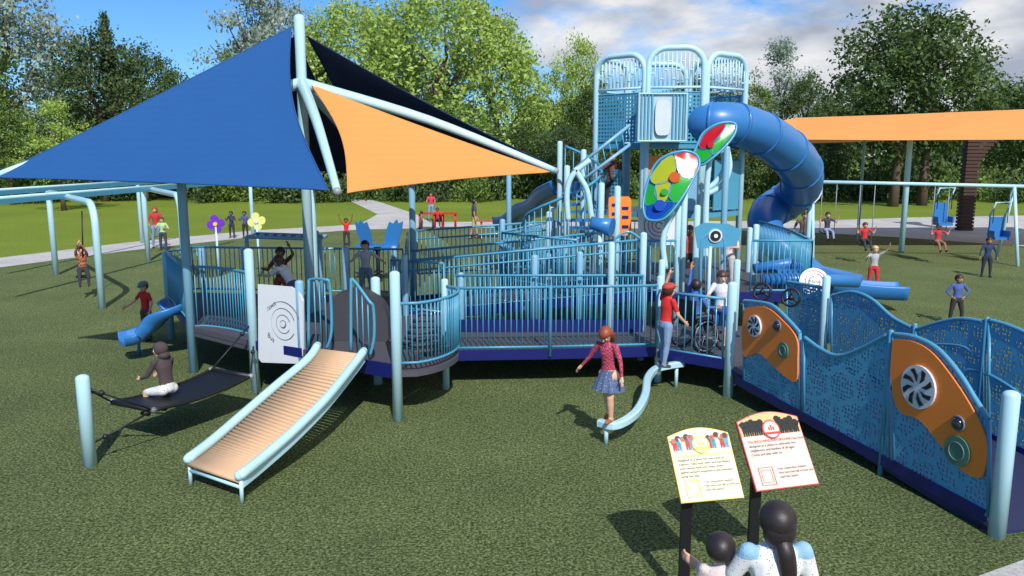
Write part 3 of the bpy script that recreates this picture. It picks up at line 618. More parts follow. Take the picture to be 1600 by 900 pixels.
for k in range(9): b.tube([PD(902+k*10,262-k*7.6,16.4),PD(906+k*10,284-k*7.2,16.4)],.014,TEAL,6)
b.obj('upper_rail',st)
ws=thing('wave_slide',PD(800,380,24),'blue double wave slide descending from the tower','slide')
for off in (0,.75):
    b=MB(); chute(b,smoothpath([PD(885,300+off*8,19+off),PD(858,312+off*8,20.5+off),PD(842,328+off*8,22+off),PD(822,334+off*8,23.5+off),PD(803,350+off*8,25+off),PD(786,352+off*8,26+off)],5),.32,.28); b.obj('chute',ws)
for u,v,Y in ((822,338,23.5),(795,355,25.5)): b=MB(); q=PD(u,v,Y); b.tube([q,(q.x,q.y,0)],.05,LB,8); b.obj('leg',ws)
tt=thing('talk_tube',(1.6,14.9,1),'blue bell shaped talk tube on a post','talk tube'); q=PD(938,352,14.4)
b=MB(); b.tube([q+V((-.18,0,.05)),q+V((0,0,0)),q+V((.2,-.1,-.03))],.15,SLB,16,[.75,.85,1.15]); b.obj('bell',tt); b=MB(); b.tube([(q.x,q.y,q.z-.1),(q.x,q.y,1.1)],.04,LB,8); b.obj('stem',tt)
# ------------------------------------------------ tube slide
ts=thing('tube_slide',(7.5,19.5,0),'large blue enclosed spiral tube slide from the tower','tube slide')
path=smoothpath([PD(1082,194,16.9),PD(1112,191,16.5),PD(1150,194,16.6),PD(1190,209,17.1),PD(1228,235,17.9),PD(1251,264,18.9),PD(1251,294,20.0),PD(1226,316,20.8),PD(1202,331,20.5),PD(1195,352,19.7),PD(1213,382,19.1),PD(1243,406,18.9),PD(1272,430,19.0)],8)
b=MB(); n=22; R=.48; NP=len(path)
def tsc(i): return min(.76+.24*min(1,i/36), 1 if i<NP-38 else max(.62,1-(i-NP+38)*.012))
b.sweep(path,[(R*math.cos(6.28318*i/n),R*math.sin(6.28318*i/n)) for i in range(n)],SLB,caps=False,scales=[tsc(i) for i in range(NP)]); b.obj('tube',ts)
for i in list(range(8,NP-26,8)):
    b=MB(); d=(path[i+1]-path[i-1]).normalized(); b.tube([path[i]-d*.03,path[i]+d*.03],R*1.05*tsc(i),SLB,22); b.obj('flange',ts)
b=MB(); q=path[-1]; chute(b,smoothpath([q+V((-.2,0,-.1)),q+V((.5,-.1,-.35)),V((q.x+1.3,q.y-.2,.35)),V((q.x+2.0,q.y-.3,.33))],5),.36,.3); b.obj('exit_chute',ts)
for u,v,Y in ((1266,312,20.2),(1190,345,21)):
    q=PD(u,v,Y); b=MB(); b.post(q.x,q.y,0,q.z+.1,.06,LB); b.obj('support_post',ts)
# ------------------------------------------------ coloured leaf panels
def gl(n,c): return mat('tinted_'+n,c,.15,.1,3,coat=.3,translucent=.35)
gR,gG,gY,gB,gO=gl('red',(225,32,42)),gl('green',(50,195,60)),gl('yellow',(205,215,50)),gl('blue',(30,90,205)),gl('orange',(240,110,40))
gD=gl('dark_green',(36,150,62))
def leafp(Y,cu,cv,outline,panes,discs,label):
    fy=lambda u,v: Y+(cv-v)*.0045+((u-cu)*.008)**2*.9-(u-cu)*.003
    e=thing('leaf_panel',PD(cu,cv,Y),label,'play panel','coloured leaf panels')
    pt=lambda u,v,o=0.: PD(u,v,fy(u,v)+o)
    ol=smoothpath([pt(*q) for q in outline]+[pt(*outline[0])],4)[:-1]
    b=MB(); b.tube(ol,.024,TEAL,8,loop=True); b.obj('frame',e)
    b=MB(); c=pt(cu,cv,.03); b.add([c]+[p+V((0,.03,0)) for p in ol],[(0,i+1,(i+1)%len(ol)+1) for i in range(len(ol))],gD,True); b.obj('backing',e)
    for m,pp in panes:
        mu=sum(x[0] for x in pp)/len(pp); mv=sum(x[1] for x in pp)/len(pp); pp=[(mu+(x[0]-mu)*1.08,mv+(x[1]-mv)*1.08) for x in pp]
        q=smoothpath([pt(*x,-.0) for x in pp]+[pt(*pp[0])],4)[:-1]; cc=sum(q,V((0,0,0)))/len(q)
        b=MB(); b.add([cc]+q,[(0,i+1,(i+1)%len(q)+1) for i in range(len(q))],m,True); b.tube(q,.006,SLB,5,loop=True); b.obj('coloured_pane',e)
    for m,u,v,r in discs: b=MB(); b.disc(pt(u,v,-.04),(0,-1,.1),r,.03,m); b.obj('disc',e)
    return e
e1=leafp(14.4,1050,290,[(1048,240),(1070,236),(1088,242),(1093,257),(1085,276),(1073,297),(1058,320),(1040,340),(1022,345),(1009,340),(1005,322),(1008,300),(1014,278),(1022,260),(1033,248)],
 [(gY,[(1034,252),(1050,244),(1056,262),(1044,282),(1024,286),(1018,275)]),(gR,[(1055,242),(1072,239),(1087,246),(1089,259),(1081,276),(1062,270)]),(gG,[(1062,272),(1079,280),(1070,298),(1057,315),(1045,303),(1052,286)]),(gY,[(1025,289),(1045,284),(1046,300),(1036,316),(1024,306)]),(gG,[(1014,288),(1023,294),(1025,314),(1010,320),(1009,304)]),(gB,[(1010,322),(1030,317),(1052,318),(1038,335),(1024,342),(1011,337)])],
 [(gO,1054,277,.095),(gB,1031,321,.1),(gG,1038,300,.06)],'large tilted leaf panel with yellow red green and blue panes')
e2=leafp(14.8,1115,225,[(1088,230),(1098,209),(1116,196),(1135,191),(1149,194),(1148,209),(1133,229),(1113,247),(1096,258),(1085,253),(1084,241)],
 [(gR,[(1093,226),(1102,209),(1118,198),(1132,195),(1122,213),(1101,231)]),(gG,[(1135,195),(1146,197),(1144,209),(1130,226),(1116,240),(1111,231),(1124,213)]),(gG,[(1089,232),(1099,235),(1110,232),(1111,243),(1096,253),(1088,248)])],
 [(gR,1110,226,.06)],'upper tilted leaf panel with red and green panes')
for e,pts,Y in ((e1,[(1040,420),(1036,375),(1050,330)],14.55),(e2,[(1102,420),(1104,300),(1110,240)],14.95)):
    b=MB(); b.tube(smoothpath([PD(u,v,Y) for u,v in pts],5),.055,LB,10); b.obj('stem',e)
# ------------------------------------------------ maze table
mz=thing('maze_table',(5.9,15.4,0),'blue activity table with a round white maze wheel','play table')
b=MB(); b.tube([PD(1178,420,15.6),PD(1230,412,15.6),PD(1345,436,15.6)],.11,SLB,12,[.9,1,.8]); b.tube([PD(1190,438,15.1),PD(1260,436,15.1),PD(1340,440,15.3)],.12,SLB,12); b.box(PD(1250,425,15.4),(1.0,.5,.12),SLB); b.obj('table_body',mz)
c=PD(1272,441,14.4); b=MB(); nz_=V((-.1,-.9,.35)); b.disc(c,nz_,.26,.04,WHT)
for r_ in (.1,.16,.21): b.ring(c+nz_.normalized()*.022,nz_,r_,.007,RED if r_==.21 else BLK,30,5,r_*900,r_*900+290)
nq=nz_.normalized(); xx=V((0,0,1)).cross(nq).normalized(); b.text('Maze',.085,c+nq*.026-nq.cross(xx)*.02,xx,nq.cross(xx),BLK); b.obj('maze_wheel',mz)
for u,Y in ((1215,15.3),(1300,15.4)): 
    q=PD(u,440,Y); b=MB(); b.tube([q,(q.x,q.y,0)],.05,SLB,8); b.obj('leg',mz)
def wheel(u,v,Y,r):
    e=thing('steering_wheel',PD(u,v,Y),'black toy steering wheel mounted on the ramp panel','steering wheel','toy steering wheels'); c=PD(u,v,Y); n_=V((-.5,-.8,.2))
    b=MB(); b.ring(c,n_,r,.02,BLK); b.obj('rim',e); b=MB(); x=V((0,0,1)).cross(n_).normalized(); y=n_.cross(x).normalized()
    for a in (90,210,330): b.tube([c,c+x*(r*math.cos(rad(a)))+y*(r*math.sin(rad(a)))],.018,BLK,6)
    b.sphere(c,.045,BLK); b.tube([c,c-n_*.25],.02,BLK,6); b.obj('spokes',e)
wheel(1191,456,12.9,.135); wheel(1236,465,12.6,.135)
sp=thing('ring_panel',PD(1118,370,13.6),'teal panel with a white and black ring','play panel'); c=PD(1117,368,14.2)
b=MB(); b.prism([PD(u,v,14.2) for u,v in ((1085,356),(1100,348),(1140,350),(1158,360),(1150,385),(1090,388))],(0,.03,0),TEAL); b.obj('board',sp); b=MB(); b.disc(c+V((0,-.03,0)),(0,-1,0),.12,.03,WHT); b.disc(c+V((0,-.05,0)),(0,-1,0),.09,.03,BLK); b.disc(c+V((0,-.07,0)),(0,-1,0),.035,.03,WHT); b.obj('ring_disc',sp)
b=MB(); q=PD(1110,385,14.2); b.tube([q,(q.x,q.y,.5)],.03,LB,8); b.obj('stem',sp)
# ------------------------------------------------ balance beam
bb=thing('balance_beam',P(1000,640),'curved light blue balance beam on short legs','balance beam')
bp_=smoothpath([P(937,660,.26),P(962,664,.27),P(992,646,.3),P(1008,618,.32),P(1012,592,.34),P(1024,577,.36),P(1046,571,.38),P(1066,568,.38)],6)
b=MB(); b.sweep(bp_,[(-.055,-.04),(-.035,-.05),(.035,-.05),(.055,-.04),(.055,.03),(.035,.045),(-.035,.045),(-.055,.03)],LB,up=(0,0,1),smooth=False); b.obj('beam',bb)
for q in (bp_[3],bp_[-4]): b=MB(); b.tube([q,(q.x,q.y,0)],.028,LB,10); b.obj('leg',bb)
# ------------------------------------------------ information signs
CRM=mat('sign_cream',(250,244,206),.5,.02,k=.8); SYE=mat('sign_yellow',(244,214,90),.4,.02); PNK=mat('sign_pale_pink',(248,218,204),.5,.02,k=.8); SRD=mat('sign_red',(214,70,70),.4,.02); TXT=mat('sign_ink',(70,66,60),.6,.02)
def sign(cs,post_u,bg,ac,label,lines,blurb,figcols):
    a=P(*cs[0],.93); c=P(*cs[1],.93); xd=(c-a); w=xd.length; xd.normalize(); back=V((-xd.y,xd.x,0)); yd=(V((0,0,1))*.80+back*.6).normalized(); n_=xd.cross(yd).normalized(); h=w*cs[2]
    e=thing('information_sign',(a.x+.3,a.y,0),label,'sign','information signs'); o=a
    T_=lambda s,t,k=0: o+xd*(s*w)+yd*(t*h)+n_*k
    def shape(m): 
        return [T_(m,m),T_(1-m,m)]+[T_(1-m,.9-m)]+[T_(1-m-(1-2*m)*i/12,.9-m+.1*math.sin(math.pi*i/12),0) for i in range(1,12)]+[T_(m,.9-m)]
    b=MB(); b.prism(shape(0),n_*.022,ac); b.obj('board',e)
    b=MB(); b.prism([p+n_*.013 for p in shape(.012)],n_*.004,bg); b.obj('face',e)
    k=.0165
    b=MB(); b.prism([T_(.015,.69,k),T_(.985,.69,k)]+[T_(.985,.885,k)]+[T_(.985-.97*i/10,.885+.098*math.sin(math.pi*i/10),k) for i in range(1,10)]+[T_(.015,.885,k)],n_*.003,mat('sign_head_'+ac.name,(232,238,236) if ac is SYE else (236,196,136),.5,k=.8)); b.obj('header_panel',e)
    rr=random.Random(len(label)); b=MB()
    for i,s_ in enumerate((.08,.15,.22,.29,.36,.64,.71,.78,.85,.92)):
        fc=figcols[i%len(figcols)]; t=.692; hh=.19+rr.uniform(-.03,.03)-(.02 if i in(0,9) else 0); z=k+.003+i*.0003
        b.prism([T_(s_-.03,t,z),T_(s_-.006,t,z),T_(s_,t+hh*.4,z),T_(s_+.008,t,z),T_(s_+.032,t,z),T_(s_+.036,t+hh*.72,z),T_(s_-.036,t+hh*.72,z)],n_*.002,fc)
        b.disc(T_(s_,t+hh*.9,z),n_,.024*w/.5,.002,(cl(190,130,100),cl(120,76,56))[i%2] if len(figcols)>1 else fc,12)
        sg=1 if i%2 else -1
        b.prism([T_(s_+.022*sg,t+hh*.7,z+.0015),T_(s_+.03*sg,t+hh*.52,z+.0015),T_(s_+.068*sg,t+hh*.95,z+.0015),T_(s_+.052*sg,t+hh*1.02,z+.0015)],n_*.002,fc)
    b.obj('header_figures',e)
    b=MB(); b.disc(T_(.5,.755,k+.009),n_,.07*w/.5,.004,ac,28); b.disc(T_(.5,.755,k+.013),n_,.06*w/.5,.003,bg,28)
    for q in (-.035,0,.035): b.prism([T_(.5+q-.011,.74,k+.016),T_(.5+q+.011,.74,k+.016),T_(.5+q+.011,.785+.025*(q==0),k+.016),T_(.5+q-.011,.785+.025*(q==0),k+.016)],n_*.002,ac)
    b.prism([T_(.37,.688,k+.016),T_(.63,.688,k+.016),T_(.63,.718,k+.016),T_(.37,.718,k+.016)],n_*.002,ac); b.obj('crest',e)
    b=MB()
    for i,l in enumerate(lines): b.text(l,.052*w,T_(.08,.6-i*.055,k+.004),xd,yd,TXT if i else ac,'LEFT')
    for i,l in enumerate(blurb): b.text(l,.046*w,T_(.42,.235-i*.052,k+.004),xd,yd,TXT,'LEFT')
    b.obj('lettering',e)
    b=MB(); z=[T_(.12,.06,k+.003),T_(.34,.06,k+.003),T_(.34,.28,k+.003),T_(.12,.28,k+.003)]; z2=[q.lerp((z[0]+z[2])/2,.3) for q in z]
    for i in range(4): b.tube([z[i],z[(i+1)%4]],.0025,ac,4); b.tube([z2[i],z2[(i+1)%4]],.0015,ac,4)
    b.obj('picture_box',e)
    q=T_(post_u,.3,-.03); b=MB(); b.box((q.x,q.y,q.z/2),(.085,.05,q.z),BLK); b.obj('post',e)
    b=MB(); b.box(T_(.5,.3,-.03),(w*.5,.03,.12),BLK,(xd,n_,yd)); b.obj('bracket',e)
sign(((1064,787),(1162,778),1.12),.2,CRM,SYE,'cream and yellow information sign on a black post',['This INCLUSIVE PLAYGROUND has been','designed as a place for everyone to','explore. Take your time and see where','your senses lead you. Enjoy every','playful sensory experience and moment','along the way.'],['Your experience matters.','Visit here and tell us how you','used this space!'],[RED,cl(90,160,180),cl(235,235,230),cl(200,90,70),cl(120,170,200)])
sign(((1181,769),(1279,757),1.12),.15,PNK,SRD,'pale pink and red information sign on a black post',['This INCLUSIVE PLAYGROUND has been','designed as a place to welcome our','neighbours and families of all ages.','Come and play with us.'],['Your experience matters.','Visit here and tell us how you','used this space!'],[BLK])
# ------------------------------------------------ zip line
zl=thing('zip_line',P(160,460),'light blue twin track zip line with arched supports','zip line')
def arch(g1,g2,z,R=.55):
    g1=V(g1);g2=V(g2); d=(g2-g1).normalized(); pts=[g1,V((g1.x,g1.y,z-R))]
    for k in range(1,7): a=rad(15*k); pts.append(V((g1.x,g1.y,z-R+R*math.sin(a)))+d*(R*(1-math.cos(a))))
    pts.append(V((g2.x,g2.y,z))-d*.3); pts.append(V((g2.x,g2.y,z-.05)))
    b=MB(); b.tube(pts,.085,LB,12); b.obj('arched_support',zl); b=MB(); b.post(g2.x,g2.y,0,z+.05,.085,LB); b.obj('post',zl)
arch(P(160,482),P(88,430),2.5); arch(P(290,445),P(232,408),2.5)
pst(zl,395,365,285,.08)
pst(zl,222,380,275,.07)
for k,(A1,B1) in enumerate((((-60,332,18),(345,287,31)),((-60,322,22),(260,280,33)))):
    a=PD(*A1);c=PD(*B1); a.z=c.z=2.52
    b=MB(); b.box((a+c)/2,((c-a).length,.1,.12),TEAL,((c-a).normalized(),V((0,0,1)).cross((c-a).normalized()),V((0,0,1)))); b.tube([a+V((0,.0,.09)),c+V((0,0,.09))],.04,LB,8); b.obj('track',zl)
b=MB(); q=PD(128,330,20.5); b.tube([q,PD(130,425,20.5)],.02,BLK,6); q=PD(130,432,20.5); b.disc(q,(0,0,1),.17,.05,BLK); b.obj('rope_seat',zl)
# ------------------------------------------------ big canopy + pillar
rc=thing('pavilion_canopy',(18,30,0),'long orange fabric canopy on posts over the swings','canopy')
vs=[PD(1185,218,30),PD(1240,218,28),PD(1400,219,28),PD(1620,218,28),PD(1850,216,28), PD(1200,193,30),PD(1245,184,32),PD(1400,179,32),PD(1620,170,32),PD(1850,162,32)]
b=MB(); b.add(vs+[v+V((0,3.5,-1.0)) for v in vs[5:]],[(0,1,6,5),(1,2,7,6),(2,3,8,7),(3,4,9,8),(5,6,11,10),(6,7,12,11),(7,8,13,12),(8,9,14,13)],FO); b.obj('fabric_roof',rc)
for u,v in ((1408,395),(1700,400)): g=P(u,v); b=MB(); b.post(g.x,g.y,0,4.35,.1,LB); b.obj('post',rc)
b=MB(); g=P(1340,372); b.post(g.x,g.y,0,4.3,.06,MBL); b.obj('post',rc)
pl=thing('slatted_pillar',P(1506,360),'tall flared dark brown slatted pavilion pillar','pillar'); BRN=mat('dark_brown_slats',(72,46,38),.7,.3,8)
b=MB(); g=P(1506,360); n=26
for i in range(n):
    z=4.3*i/n; w=.62+.9*max(0,(z-2.6)/1.7)**2; b.box((g.x+ (w-.62)*.5,g.y,z+.07),(w,.5,.125),BRN)
b.box((g.x,g.y,2.1),(.5,.42,4.2),BLK); b.obj('slatted_column',pl)
# ------------------------------------------------ swing set
sw=thing('swing_set',P(1440,390),'light blue swing set beam with hanging swings','swing set')
bl=PD(1270,284,27); brr=PD(1640,292,27); b=MB(); b.tube([bl,brr],.06,LB,10); b.obj('top_beam',sw)
for q in (bl,PD(1585,291,27)):
    for dx in (-.7,.7):
        b=MB(); b.tube([q,(q.x+dx*.2,q.y+dx*1.2,0)],.055,LB,10); b.obj('leg',sw)
def swing(u,vs_,kind='belt'):
    q=PD(u,vs_,27); e=thing('swing',(q.x,q.y,q.z),'black belt swing on two chains' if kind=='belt' else 'light blue high back bucket swing','swing','hanging swings')
    w=.24; zb=PD(u,288,27).z
    for dx in (-w,w): b=MB(); b.tube([(q.x+dx,27,zb),(q.x+dx,27,q.z+(.0 if kind=='belt' else .5))],.014,STEEL if kind=='belt' else BLK,6); b.obj('chain',e)
    b=MB()
    if kind=='belt': b.sweep([(q.x-w,27,q.z),(q.x-.1,27,q.z-.06),(q.x+.1,27,q.z-.06),(q.x+w,27,q.z)],[(-.08,-.015),(.08,-.015),(.08,.015),(-.08,.015)],BLK,up=(0,0,1))
    else:
        b.box((q.x,27,q.z),(.46,.42,.08),SLB); b.box((q.x,27.2,q.z+.35),(.46,.08,.7),SLB); b.box((q.x-.24,27,q.z+.15),(.06,.42,.2),SLB); b.box((q.x+.24,27,q.z+.15),(.06,.42,.2),SLB)
        b.tube([(q.x-.25,27.2,q.z+.7),(q.x-.25,26.9,q.z+1.2),(q.x+.25,26.9,q.z+1.2),(q.x+.25,27.2,q.z+.7)],.03,LB,6)
    b.obj('seat',e)
    return q
s1=swing(1292,362); s2=swing(1350,378); s3=swing(1465,380); swing(1473,350,'bucket'); swing(1560,372,'bucket')
# ------------------------------------------------ people
def loftc(b,rings,mt):
    n=14; vs=[]; 
    for c,X,Y,rx,ry in rings: vs+=[c+X*(rx*math.cos(6.28318*i/n))+Y*(ry*math.sin(6.28318*i/n)) for i in range(n)]
    m=len(rings); fs=[(i*n+j,i*n+(j+1)%n,(i+1)*n+(j+1)%n,(i+1)*n+j) for i in range(m-1) for j in range(n)]
    fs+= [tuple(reversed(range(n))),tuple((m-1)*n+j for j in range(n))]; b.add(vs,fs,mt,True)
def capsule(b,a,c,ra,rc_,mt,n=10):
    a=V(a);c=V(c); d=c-a; L_=max(d.length,1e-5); t=d/L_; pts=[];k=[]
    for an in (-88,-60,-30): pts.append(a+t*(ra*math.sin(rad(an)))); k.append(ra*math.cos(rad(an)))
    pts.append(a);k.append(ra);pts.append(c);k.append(rc_)
    for an in (30,60,88): pts.append(c+t*(rc_*math.sin(rad(an)))); k.append(rc_*math.cos(rad(an)))
    b.tube(pts,1.,mt,n,k)
def person(loc,H,yaw,label,shirt,pants,skin=SKIN,shoes=None,hair=('short',HBR),lean=(0,0,1),ua=((-.35,0,-1),(.35,0,-1)),fa=((-.15,.25,-1),(.15,.25,-1)),
           th=((-.1,.05,-1),(.1,-.02,-1)),sh=((-.03,-.02,-1),(.03,-.1,-1)),zp=None,head=(0,0),short_s=True,short_p=False,skirt=None,hat=None,vox=.0115,group=None,curl=.5,fem=False,yoke=None,hscale=1.):
    shoes=shoes or cl(60,50,48); child=H<1.5
    e=thing('person',loc,label,'person',group)
    nrm_=lambda q: V(q).normalized()
    R=Matrix.Rotation(rad(yaw),3,'Z'); hd=H*(.165 if H<1.25 else (.155 if child else .137))*hscale; hh=hd/2
    sw_=H*(.112 if child else (.108 if fem else .125)); tor=H*.29; nk=H*.035
    hip=H*.058; TL,SL=H*.235,H*.225; UA,FA=H*.165,H*.135
    if child: TL*=.96;SL*=.96
    ld=nrm_(lean); J={}
    pel=V((0,0,0)); sho=pel+ld*tor; X0=V((1,0,0)); Yf=V((0,1,0))
    J['hips']=[pel+V((s*hip,0,-.01*H)) for s in(-1,1)]; J['knee']=[J['hips'][i]+nrm_(th[i])*TL for i in(0,1)]; J['ank']=[J['knee'][i]+nrm_(sh[i])*SL for i in(0,1)]
    J['sh']=[sho+V((s*sw_,0,0)) for s in(-1,1)]; J['el']=[J['sh'][i]+nrm_(ua[i])*UA for i in(0,1)]; J['wr']=[J['el'][i]+nrm_(fa[i])*FA for i in(0,1)]
    if zp is None: dz=-min(J['ank'][0].z,J['ank'][1].z)+.038*H
    else: dz=zp
    base=V(loc); 
    def Wd(p): q=R@V(p); return base+V((q.x,q.y,q.z+dz))
    Rv=lambda q:R@V(q)
    b=MB(); segs=[]
    def seg(a,c,ra,rc_,tag,fl=False): capsule(b,Wd(a),Wd(c),ra,rc_,SKIN); segs.append((Wd(a),Wd(c),(ra+rc_)/2,tag))
    Xr,Yr,ldr=Rv(X0),Rv(V(ld).cross(X0)),Rv(ld)
    f_=.92 if fem else 1
    loftc(b,[(Wd(pel-ld*.045*H),Xr,Yr,.05*H,.045*H),(Wd(pel-ld*.02*H),Xr,Yr,.086*H,.062*H),(Wd(pel+ld*.03*H),Xr,Yr,.088*H,.064*H),(Wd(pel+ld*.09*H),Xr,Yr,.074*H*f_,.056*H),(Wd(pel+ld*.15*H),Xr,Yr,.076*H*f_,.057*H),(Wd(pel+ld*.22*H),Xr,Yr,.092*H*f_,.064*H),(Wd(sho-ld*.025*H),Xr,Yr,.098*H*f_,.055*H),(Wd(sho+ld*.012*H),Xr,Yr,.075*H,.042*H),(Wd(sho+ld*.03*H),Xr,Yr,.035*H,.03*H)],SKIN)
    segs.append((Wd(pel-ld*.03*H),Wd(pel+ld*.035*H),.075*H,'pants')); segs.append((Wd(pel+ld*.08*H),Wd(sho-ld*.02*H),.08*H,'shirt'))
    neck=sho+ld*nk; hc=neck+ld*(hh*.95)+V((0,hh*.12,0))
    seg(sho+ld*.005*H,neck+ld*hh*.4,.03*H,.027*H,'skin')
    for i in(0,1):
        a,c,w=J['sh'][i],J['el'][i],J['wr'][i]; m_=a.lerp(c,.62)
        seg(a-V(((-1,1)[i]*.015*H,0,0)),m_,.034*H,.029*H,'shirt'); seg(m_,c,.0265*H,.0225*H,'skin' if short_s else 'shirt')
        seg(c,c.lerp(w,.88),.0225*H,.0165*H,'skin' if short_s else 'shirt')
        hdv=nrm_(fa[i]); seg(c.lerp(w,.9),w+hdv*.012*H,.0155*H,.0155*H,'skin'); seg(w+hdv*.01*H,w+hdv*.045*H,.017*H,.019*H,'skin')
        a,c,w=J['hips'][i],J['knee'][i],J['ank'][i]; m_=a.lerp(c,.8)
        seg(a,m_,.058*H,.043*H,'pants'); seg(m_,c,.041*H,.037*H,'skin' if short_p else 'pants'); m2=c.lerp(w,.35)
        seg(c,m2,.036*H,.037*H,'skin' if short_p else 'pants'); seg(m2,w,.036*H,.023*H,'skin' if short_p else 'pants')
        fd=nrm_(sh[i]); fw=(Yf-fd*Yf.dot(fd)); fw=(fw if fw.length>.2 else Yf).normalized(); dn=fd
        seg(w+dn*.012*H-fw*.015*H,w+dn*.018*H+fw*.085*H,.026*H,.021*H,'shoe')
    hy,hp_=head; HR=R@Matrix.Rotation(rad(hy),3,'Z')@Matrix.Rotation(rad(hp_),3,'X')
    hcw=Wd(hc); hl=lambda x,y,z: hcw+HR@V((x*hh,y*hh,z*hh))
    b.sphere(hl(0,-.05,.2),(.77*hh,.9*hh,.8*hh),SKIN,16,12,HR); b.sphere(hl(0,.14,-.36),(.56*hh,.64*hh,.62*hh),SKIN,14,10,HR)
    capsule(b,hl(0,.78,.02),hl(0,.93,-.22),.07*hh,.13*hh,SKIN)
    for s in(-1,1): b.sphere(hl(s*.77,-.03,-.05),(.1*hh,.16*hh,.24*hh),SKIN,8,6,HR); b.sphere(hl(s*.32,.5,-.22),(.25*hh,.22*hh,.22*hh),SKIN,8,6,HR)
    segs.append((hcw,hl(0,0,.1),hh*.8,'skin')); segs.append((hl(0,.1,-.3),hl(0,.15,-.4),hh*.5,'skin'))
    me=b.mesh('tmp'); ob=bpy.data.objects.new('tmp',me); COL.objects.link(ob)
    md=ob.modifiers.new('r','REMESH'); md.mode='VOXEL'; md.voxel_size=vox*H*.9; md.use_smooth_shade=True
    sm=ob.modifiers.new('s','SMOOTH'); sm.factor=.5; sm.iterations=2
    dg=bpy.context.evaluated_depsgraph_get(); me2=bpy.data.meshes.new_from_object(ob.evaluated_get(dg)); bpy.data.objects.remove(ob)
    nv=len(me2.vertices); co_=np.empty(nv*3,np.float32); me2.vertices.foreach_get('co',co_); co_=co_.reshape(-1,3)
    polys=[tuple(p.vertices) for p in me2.polygons]; cen=np.array([co_[list(p)].mean(0) for p in polys])
    D=[]
    for a,c,r_,t in segs:
        a=np.array(a);c=np.array(c); d=c-a; q=np.clip(((cen-a)@d)/max(d@d,1e-9),0,1); D.append(np.linalg.norm(cen-(a+q[:,None]*d),axis=1)-r_)
    ids=np.argmin(np.array(D),0); tm={'skin':skin,'shirt':shirt,'pants':pants,'shoe':shoes}
    shw=[np.array(Wd(q)) for q in J['sh']]
    B=MB(); B.v=[tuple(map(float,q)) for q in co_]
    for k_,p in enumerate(polys):
        t=segs[ids[k_]][3]; mm=tm[t]
        if yoke and t=='shirt' and min(np.linalg.norm(cen[k_]-q) for q in shw)<.052*H and cen[k_][2]>shw[0][2]-.012*H: mm=yoke
        B.f.append(p); B.mi.append(B.m(mm)); B.sm.append(True)
    for s in(-1,1):
        B.sphere(hl(s*.31,.68,0),(.15*hh,.13*hh,.1*hh),EYEW,8,6,HR); B.sphere(hl(s*.31,.765,0),(.075*hh,.06*hh,.085*hh),EYED,8,6,HR)
        B.sphere(hl(s*.31,.79,.2),(.17*hh,.04*hh,.03*hh),hair[1],6,4,HR)
    B.sphere(hl(0,.765,-.5),(.2*hh,.05*hh,.05*hh),LIP,8,6,HR)
    for i in(0,1):
        w=J['wr'][i]; d=nrm_(fa[i]); sgn=(-1,1)[i]
        side=d.cross(V((-1,0,0)) if abs(d.x)<.8 else V((0,0,1))).normalized(); palmn=d.cross(side).normalized()
        if palmn.x*sgn>0: palmn=-palmn
        lens=(.043,.048,.045,.036)
        for j in range(4):
            o_=w+d*.052*H+side*((j-1.5)*.0092*H); l=lens[j]*H; c_=curl
            p1=o_+d*l*.42; d2=(d+palmn*c_).normalized(); p2_=p1+d2*l*.33; d3=(d2+palmn*c_*1.1).normalized(); p3=p2_+d3*l*.27
            B.tube([Wd(o_-d*.01*H),Wd(p1),Wd(p2_),Wd(p3)],.0052*H,skin,6,[1.1,1,.92,.7])
        sd_=side if side.y>0 else -side
        o_=w+d*.018*H+sd_*.014*H; d1=(d*.75+sd_*.7+palmn*.2).normalized(); p1=o_+d1*.022*H; p2_=p1+(d+palmn*.4+sd_*.15).normalized()*.02*H
        B.tube([Wd(o_),Wd(p1),Wd(p2_)],.0065*H,skin,6,[1.15,1,.75])
    B.obj('body',e)
    bpy.data.meshes.remove(me2)
    kind,hm_=hair
    hb=MB(); n,m=28,20; c0=(0,-.1,.2); vs=[]
    for i in range(m+1):
        ph=math.pi*i/m
        for j in range(n):
            t=2*math.pi*j/n; x,y,z=math.sin(ph)*math.cos(t),math.sin(ph)*math.sin(t),math.cos(ph)
            lump=1+.008*math.sin(5*t+2*ph)*math.sin(ph)
            fx,fy,fz=x*.89*lump,y*1.02*lump,z*.94
            lim=.34 if y>.4 else (-.12 if y>.0 else -.85)
            if kind=='hood': lim=.45 if y>.5 else -1.0
            if fz+c0[2]<lim:
                if kind=='hood' or y>0 : fx*=.8;fy*=.8
                fz=max(fz,lim-c0[2]-.05)
            vs.append(hl(fx+c0[0],fy+c0[1],fz+c0[2]))
    fs=[(i*n+j,(i+1)*n+j,(i+1)*n+(j+1)%n,i*n+(j+1)%n) for i in range(m) for j in range(n)]
    hb.add(vs,fs,hm_,True)
    if kind=='long':
        loftc(hb,[(hl(0,-.35,.3),HR@X0,HR@Yf,.8*hh,.6*hh),(hl(0,-.55,-.3),HR@X0,HR@Yf,.82*hh,.5*hh),(hl(0,-.62,-1.0),HR@X0,HR@Yf,.75*hh,.36*hh),(hl(0,-.66,-1.7),HR@X0,HR@Yf,.55*hh,.25*hh),(hl(0,-.68,-2.1),HR@X0,HR@Yf,.25*hh,.12*hh)],hm_)
